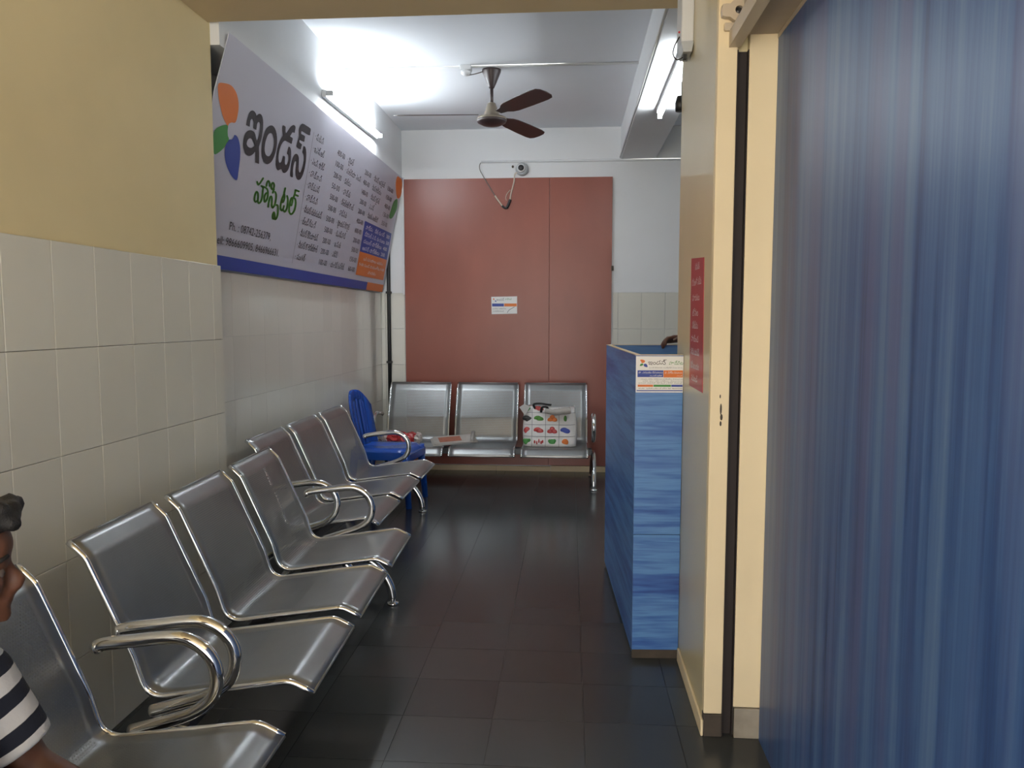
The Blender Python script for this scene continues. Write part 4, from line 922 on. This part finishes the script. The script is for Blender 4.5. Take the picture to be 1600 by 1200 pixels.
for g in (-1, 1):
    e = MB().ball(Pp(0.074, g * 0.031, -0.002), 0.0105, 12, 8).build('eye', 'eye_white', pr, origin=pr.location); e.location = (0, 0, 0)
    i_ = MB().ball(Pp(0.081, g * 0.031, -0.003), 0.005, 10, 6).build('iris', 'black', pr, origin=pr.location); i_.location = (0, 0, 0)
    b_ = MB().tube([Pp(0.088, g * 0.012, 0.022), Pp(0.088, g * 0.032, 0.027), Pp(0.074, g * 0.052, 0.022)], 0.004, 6).build('eyebrow', 'hair', pr, origin=pr.location); b_.location = (0, 0, 0)
def aligned(mb, name, m, parent, a, b, voxel):
    """mesh whose local Z runs from a to b, so cloth stripes cross that axis"""
    a, b = Vector(a), Vector(b); z = (b - a).normalized(); q = z.to_track_quat('Z', 'Y'); M = Matrix.Translation(a) @ q.to_matrix().to_4x4(); Mi = M.inverted()
    mb.v = [Mi @ v for v in mb.v]; o = remesh_object(mb, name, m, parent, voxel, 3); o.matrix_local = Matrix.Translation(-parent.location) @ M; return o
ts = MB(); ts.capsule(pel + Vector((0.01, -0.07, 0)), pel + Vector((0.01, 0.07, 0)), 0.104, 0.104); ts.capsule(pel, chest, 0.118, 0.128); ts.capsule(chest + Vector((0, -0.08, 0)), chest + Vector((0, 0.08, 0)), 0.106, 0.106); ts.capsule(chest, neck + Vector((-0.012, 0, -0.028)), 0.106, 0.072)
for s in (-1, 1): ts.capsule(neck + Vector((-0.02, 0, -0.035)), joints[s][0], 0.062, 0.070)
aligned(ts, 'shirt', 'stripes', pr, pel, neck, 0.008)
for s in (-1, 1):
    sh, el, wr = joints[s]; sl_ = MB(); e2 = sh + (el - sh) * 0.80; sl_.ball(sh, 0.072); sl_.tube([sh, sh + (el - sh) * 0.4, e2], [0.073, 0.070, 0.067], 18)
    aligned(sl_, 'sleeve', 'stripes', pr, sh + (el - sh).normalized() * 0.02, el, 0.007)
tr_ = MB()
for s in (-1, 1):
    hip = pel + Vector((0, s * 0.09, -0.01)); kn = Vector((-0.645, 1.12 + s * 0.145, 0.455)); an = Vector((-0.625, 1.12 + s * 0.14, 0.10))
    tr_.capsule(hip, kn, 0.086, 0.068); tr_.capsule(kn, an, 0.066, 0.056)
tr_.capsule(pel + Vector((0, -0.08, -0.02)), pel + Vector((0, 0.08, -0.02)), 0.096, 0.096)
to = remesh_object(tr_, 'trousers', 'trousers', pr, 0.010, 2, origin=pr.location); to.location = (0, 0, 0)

# receptionist behind the pillar, one hand on the counter's back panel
p2 = empty('person', (0.98, 4.45, 0)); tag(p2, 'person in dark clothes behind the pillar, hand resting on the counter edge', 'person')
b2 = MB(); H2c = Vector((0.95, 4.42, 1.54)); Pq, Rq = head_forms(b2, H2c, (-0.9, -0.45, 0), 0.95, 0.05)
pel2 = Vector((0.98, 4.47, 0.90)); ch2 = Vector((0.98, 4.46, 1.20)); nk2 = Vector((0.97, 4.45, 1.37))
b2.capsule(nk2, H2c + Vector((0.02, 0.01, -0.07)), 0.052, 0.05); b2.capsule(pel2, ch2, 0.10, 0.11); b2.capsule(ch2, nk2, 0.09, 0.055)
sl2 = {}
for s in (-1, 1):
    sh = Vector((0.98 + s * 0.06, 4.45 - s * 0.165 * -1 if False else 4.45 + s * 0.165, 1.33))
    if s < 0: el, wr = Vector((0.83, 4.26, 1.13)), Vector((0.618, 4.135, 1.236))
    else: el, wr = Vector((1.00, 4.68, 1.08)), Vector((0.90, 4.66, 0.86))
    sl2[s] = (sh, el, wr); b2.capsule(nk2 + Vector((0, 0, -0.03)), sh, 0.05, 0.055); b2.capsule(sh, el, 0.046, 0.038); b2.capsule(el, wr, 0.037, 0.026)
    hip = pel2 + Vector((s * 0.03, s * 0.085, -0.02)); kn = hip + Vector((-0.01, 0.0, -0.40)); an = kn + Vector((0.02, 0, -0.40))
    b2.capsule(hip, kn, 0.078, 0.055); b2.capsule(kn, an, 0.054, 0.036); b2.capsule(an + Vector((0.02, 0, -0.045)), an + Vector((-0.13, -0.03, -0.052)), 0.030, 0.026)
hand_forms(b2, sl2[-1][2], (-0.96, -0.26, -0.04), (-0.05, -0.45, -0.89), 0.80, 1, 0.0105)
hand_forms(b2, sl2[1][2], (-0.2, 0, -1), (-0.9, -0.3, 0), 0.4, -1)
for v in b2.v: v.z = max(v.z, 0.002)
o = remesh_object(b2, 'body', 'skin', p2, 0.0065, 4, origin=p2.location); o.location = (0, 0, 0)
hm = MB(); hair_forms(hm, Pq, Rq, 0.95); o = remesh_object(hm, 'hair', 'hair', p2, 0.008, 1, origin=p2.location); o.location = (0, 0, 0)
cl = MB(); cl.capsule(pel2 + Vector((0, 0, -0.06)), ch2, 0.118, 0.128); cl.capsule(ch2, nk2 + Vector((0, 0, -0.03)), 0.106, 0.074)
for s in (-1, 1):
    sh, el, wr = sl2[s]; cl.capsule(nk2 + Vector((0, 0, -0.04)), sh, 0.062, 0.068); cl.capsule(sh, el, 0.060, 0.050); cl.capsule(el, el + (wr - el) * 0.93, 0.050, 0.040)
o = remesh_object(cl, 'shirt', 'dark_cloth', p2, 0.009, 3, origin=p2.location); o.location = (0, 0, 0)
tr2 = MB()
for s in (-1, 1):
    hip = pel2 + Vector((s * 0.03, s * 0.085, -0.02)); kn = hip + Vector((-0.01, 0.0, -0.40)); an = kn + Vector((0.02, 0, -0.38)); tr2.capsule(hip, kn, 0.09, 0.068); tr2.capsule(kn, an, 0.067, 0.058)
o = remesh_object(tr2, 'trousers', 'trousers', p2, 0.011, 2, origin=p2.location); o.location = (0, 0, 0)
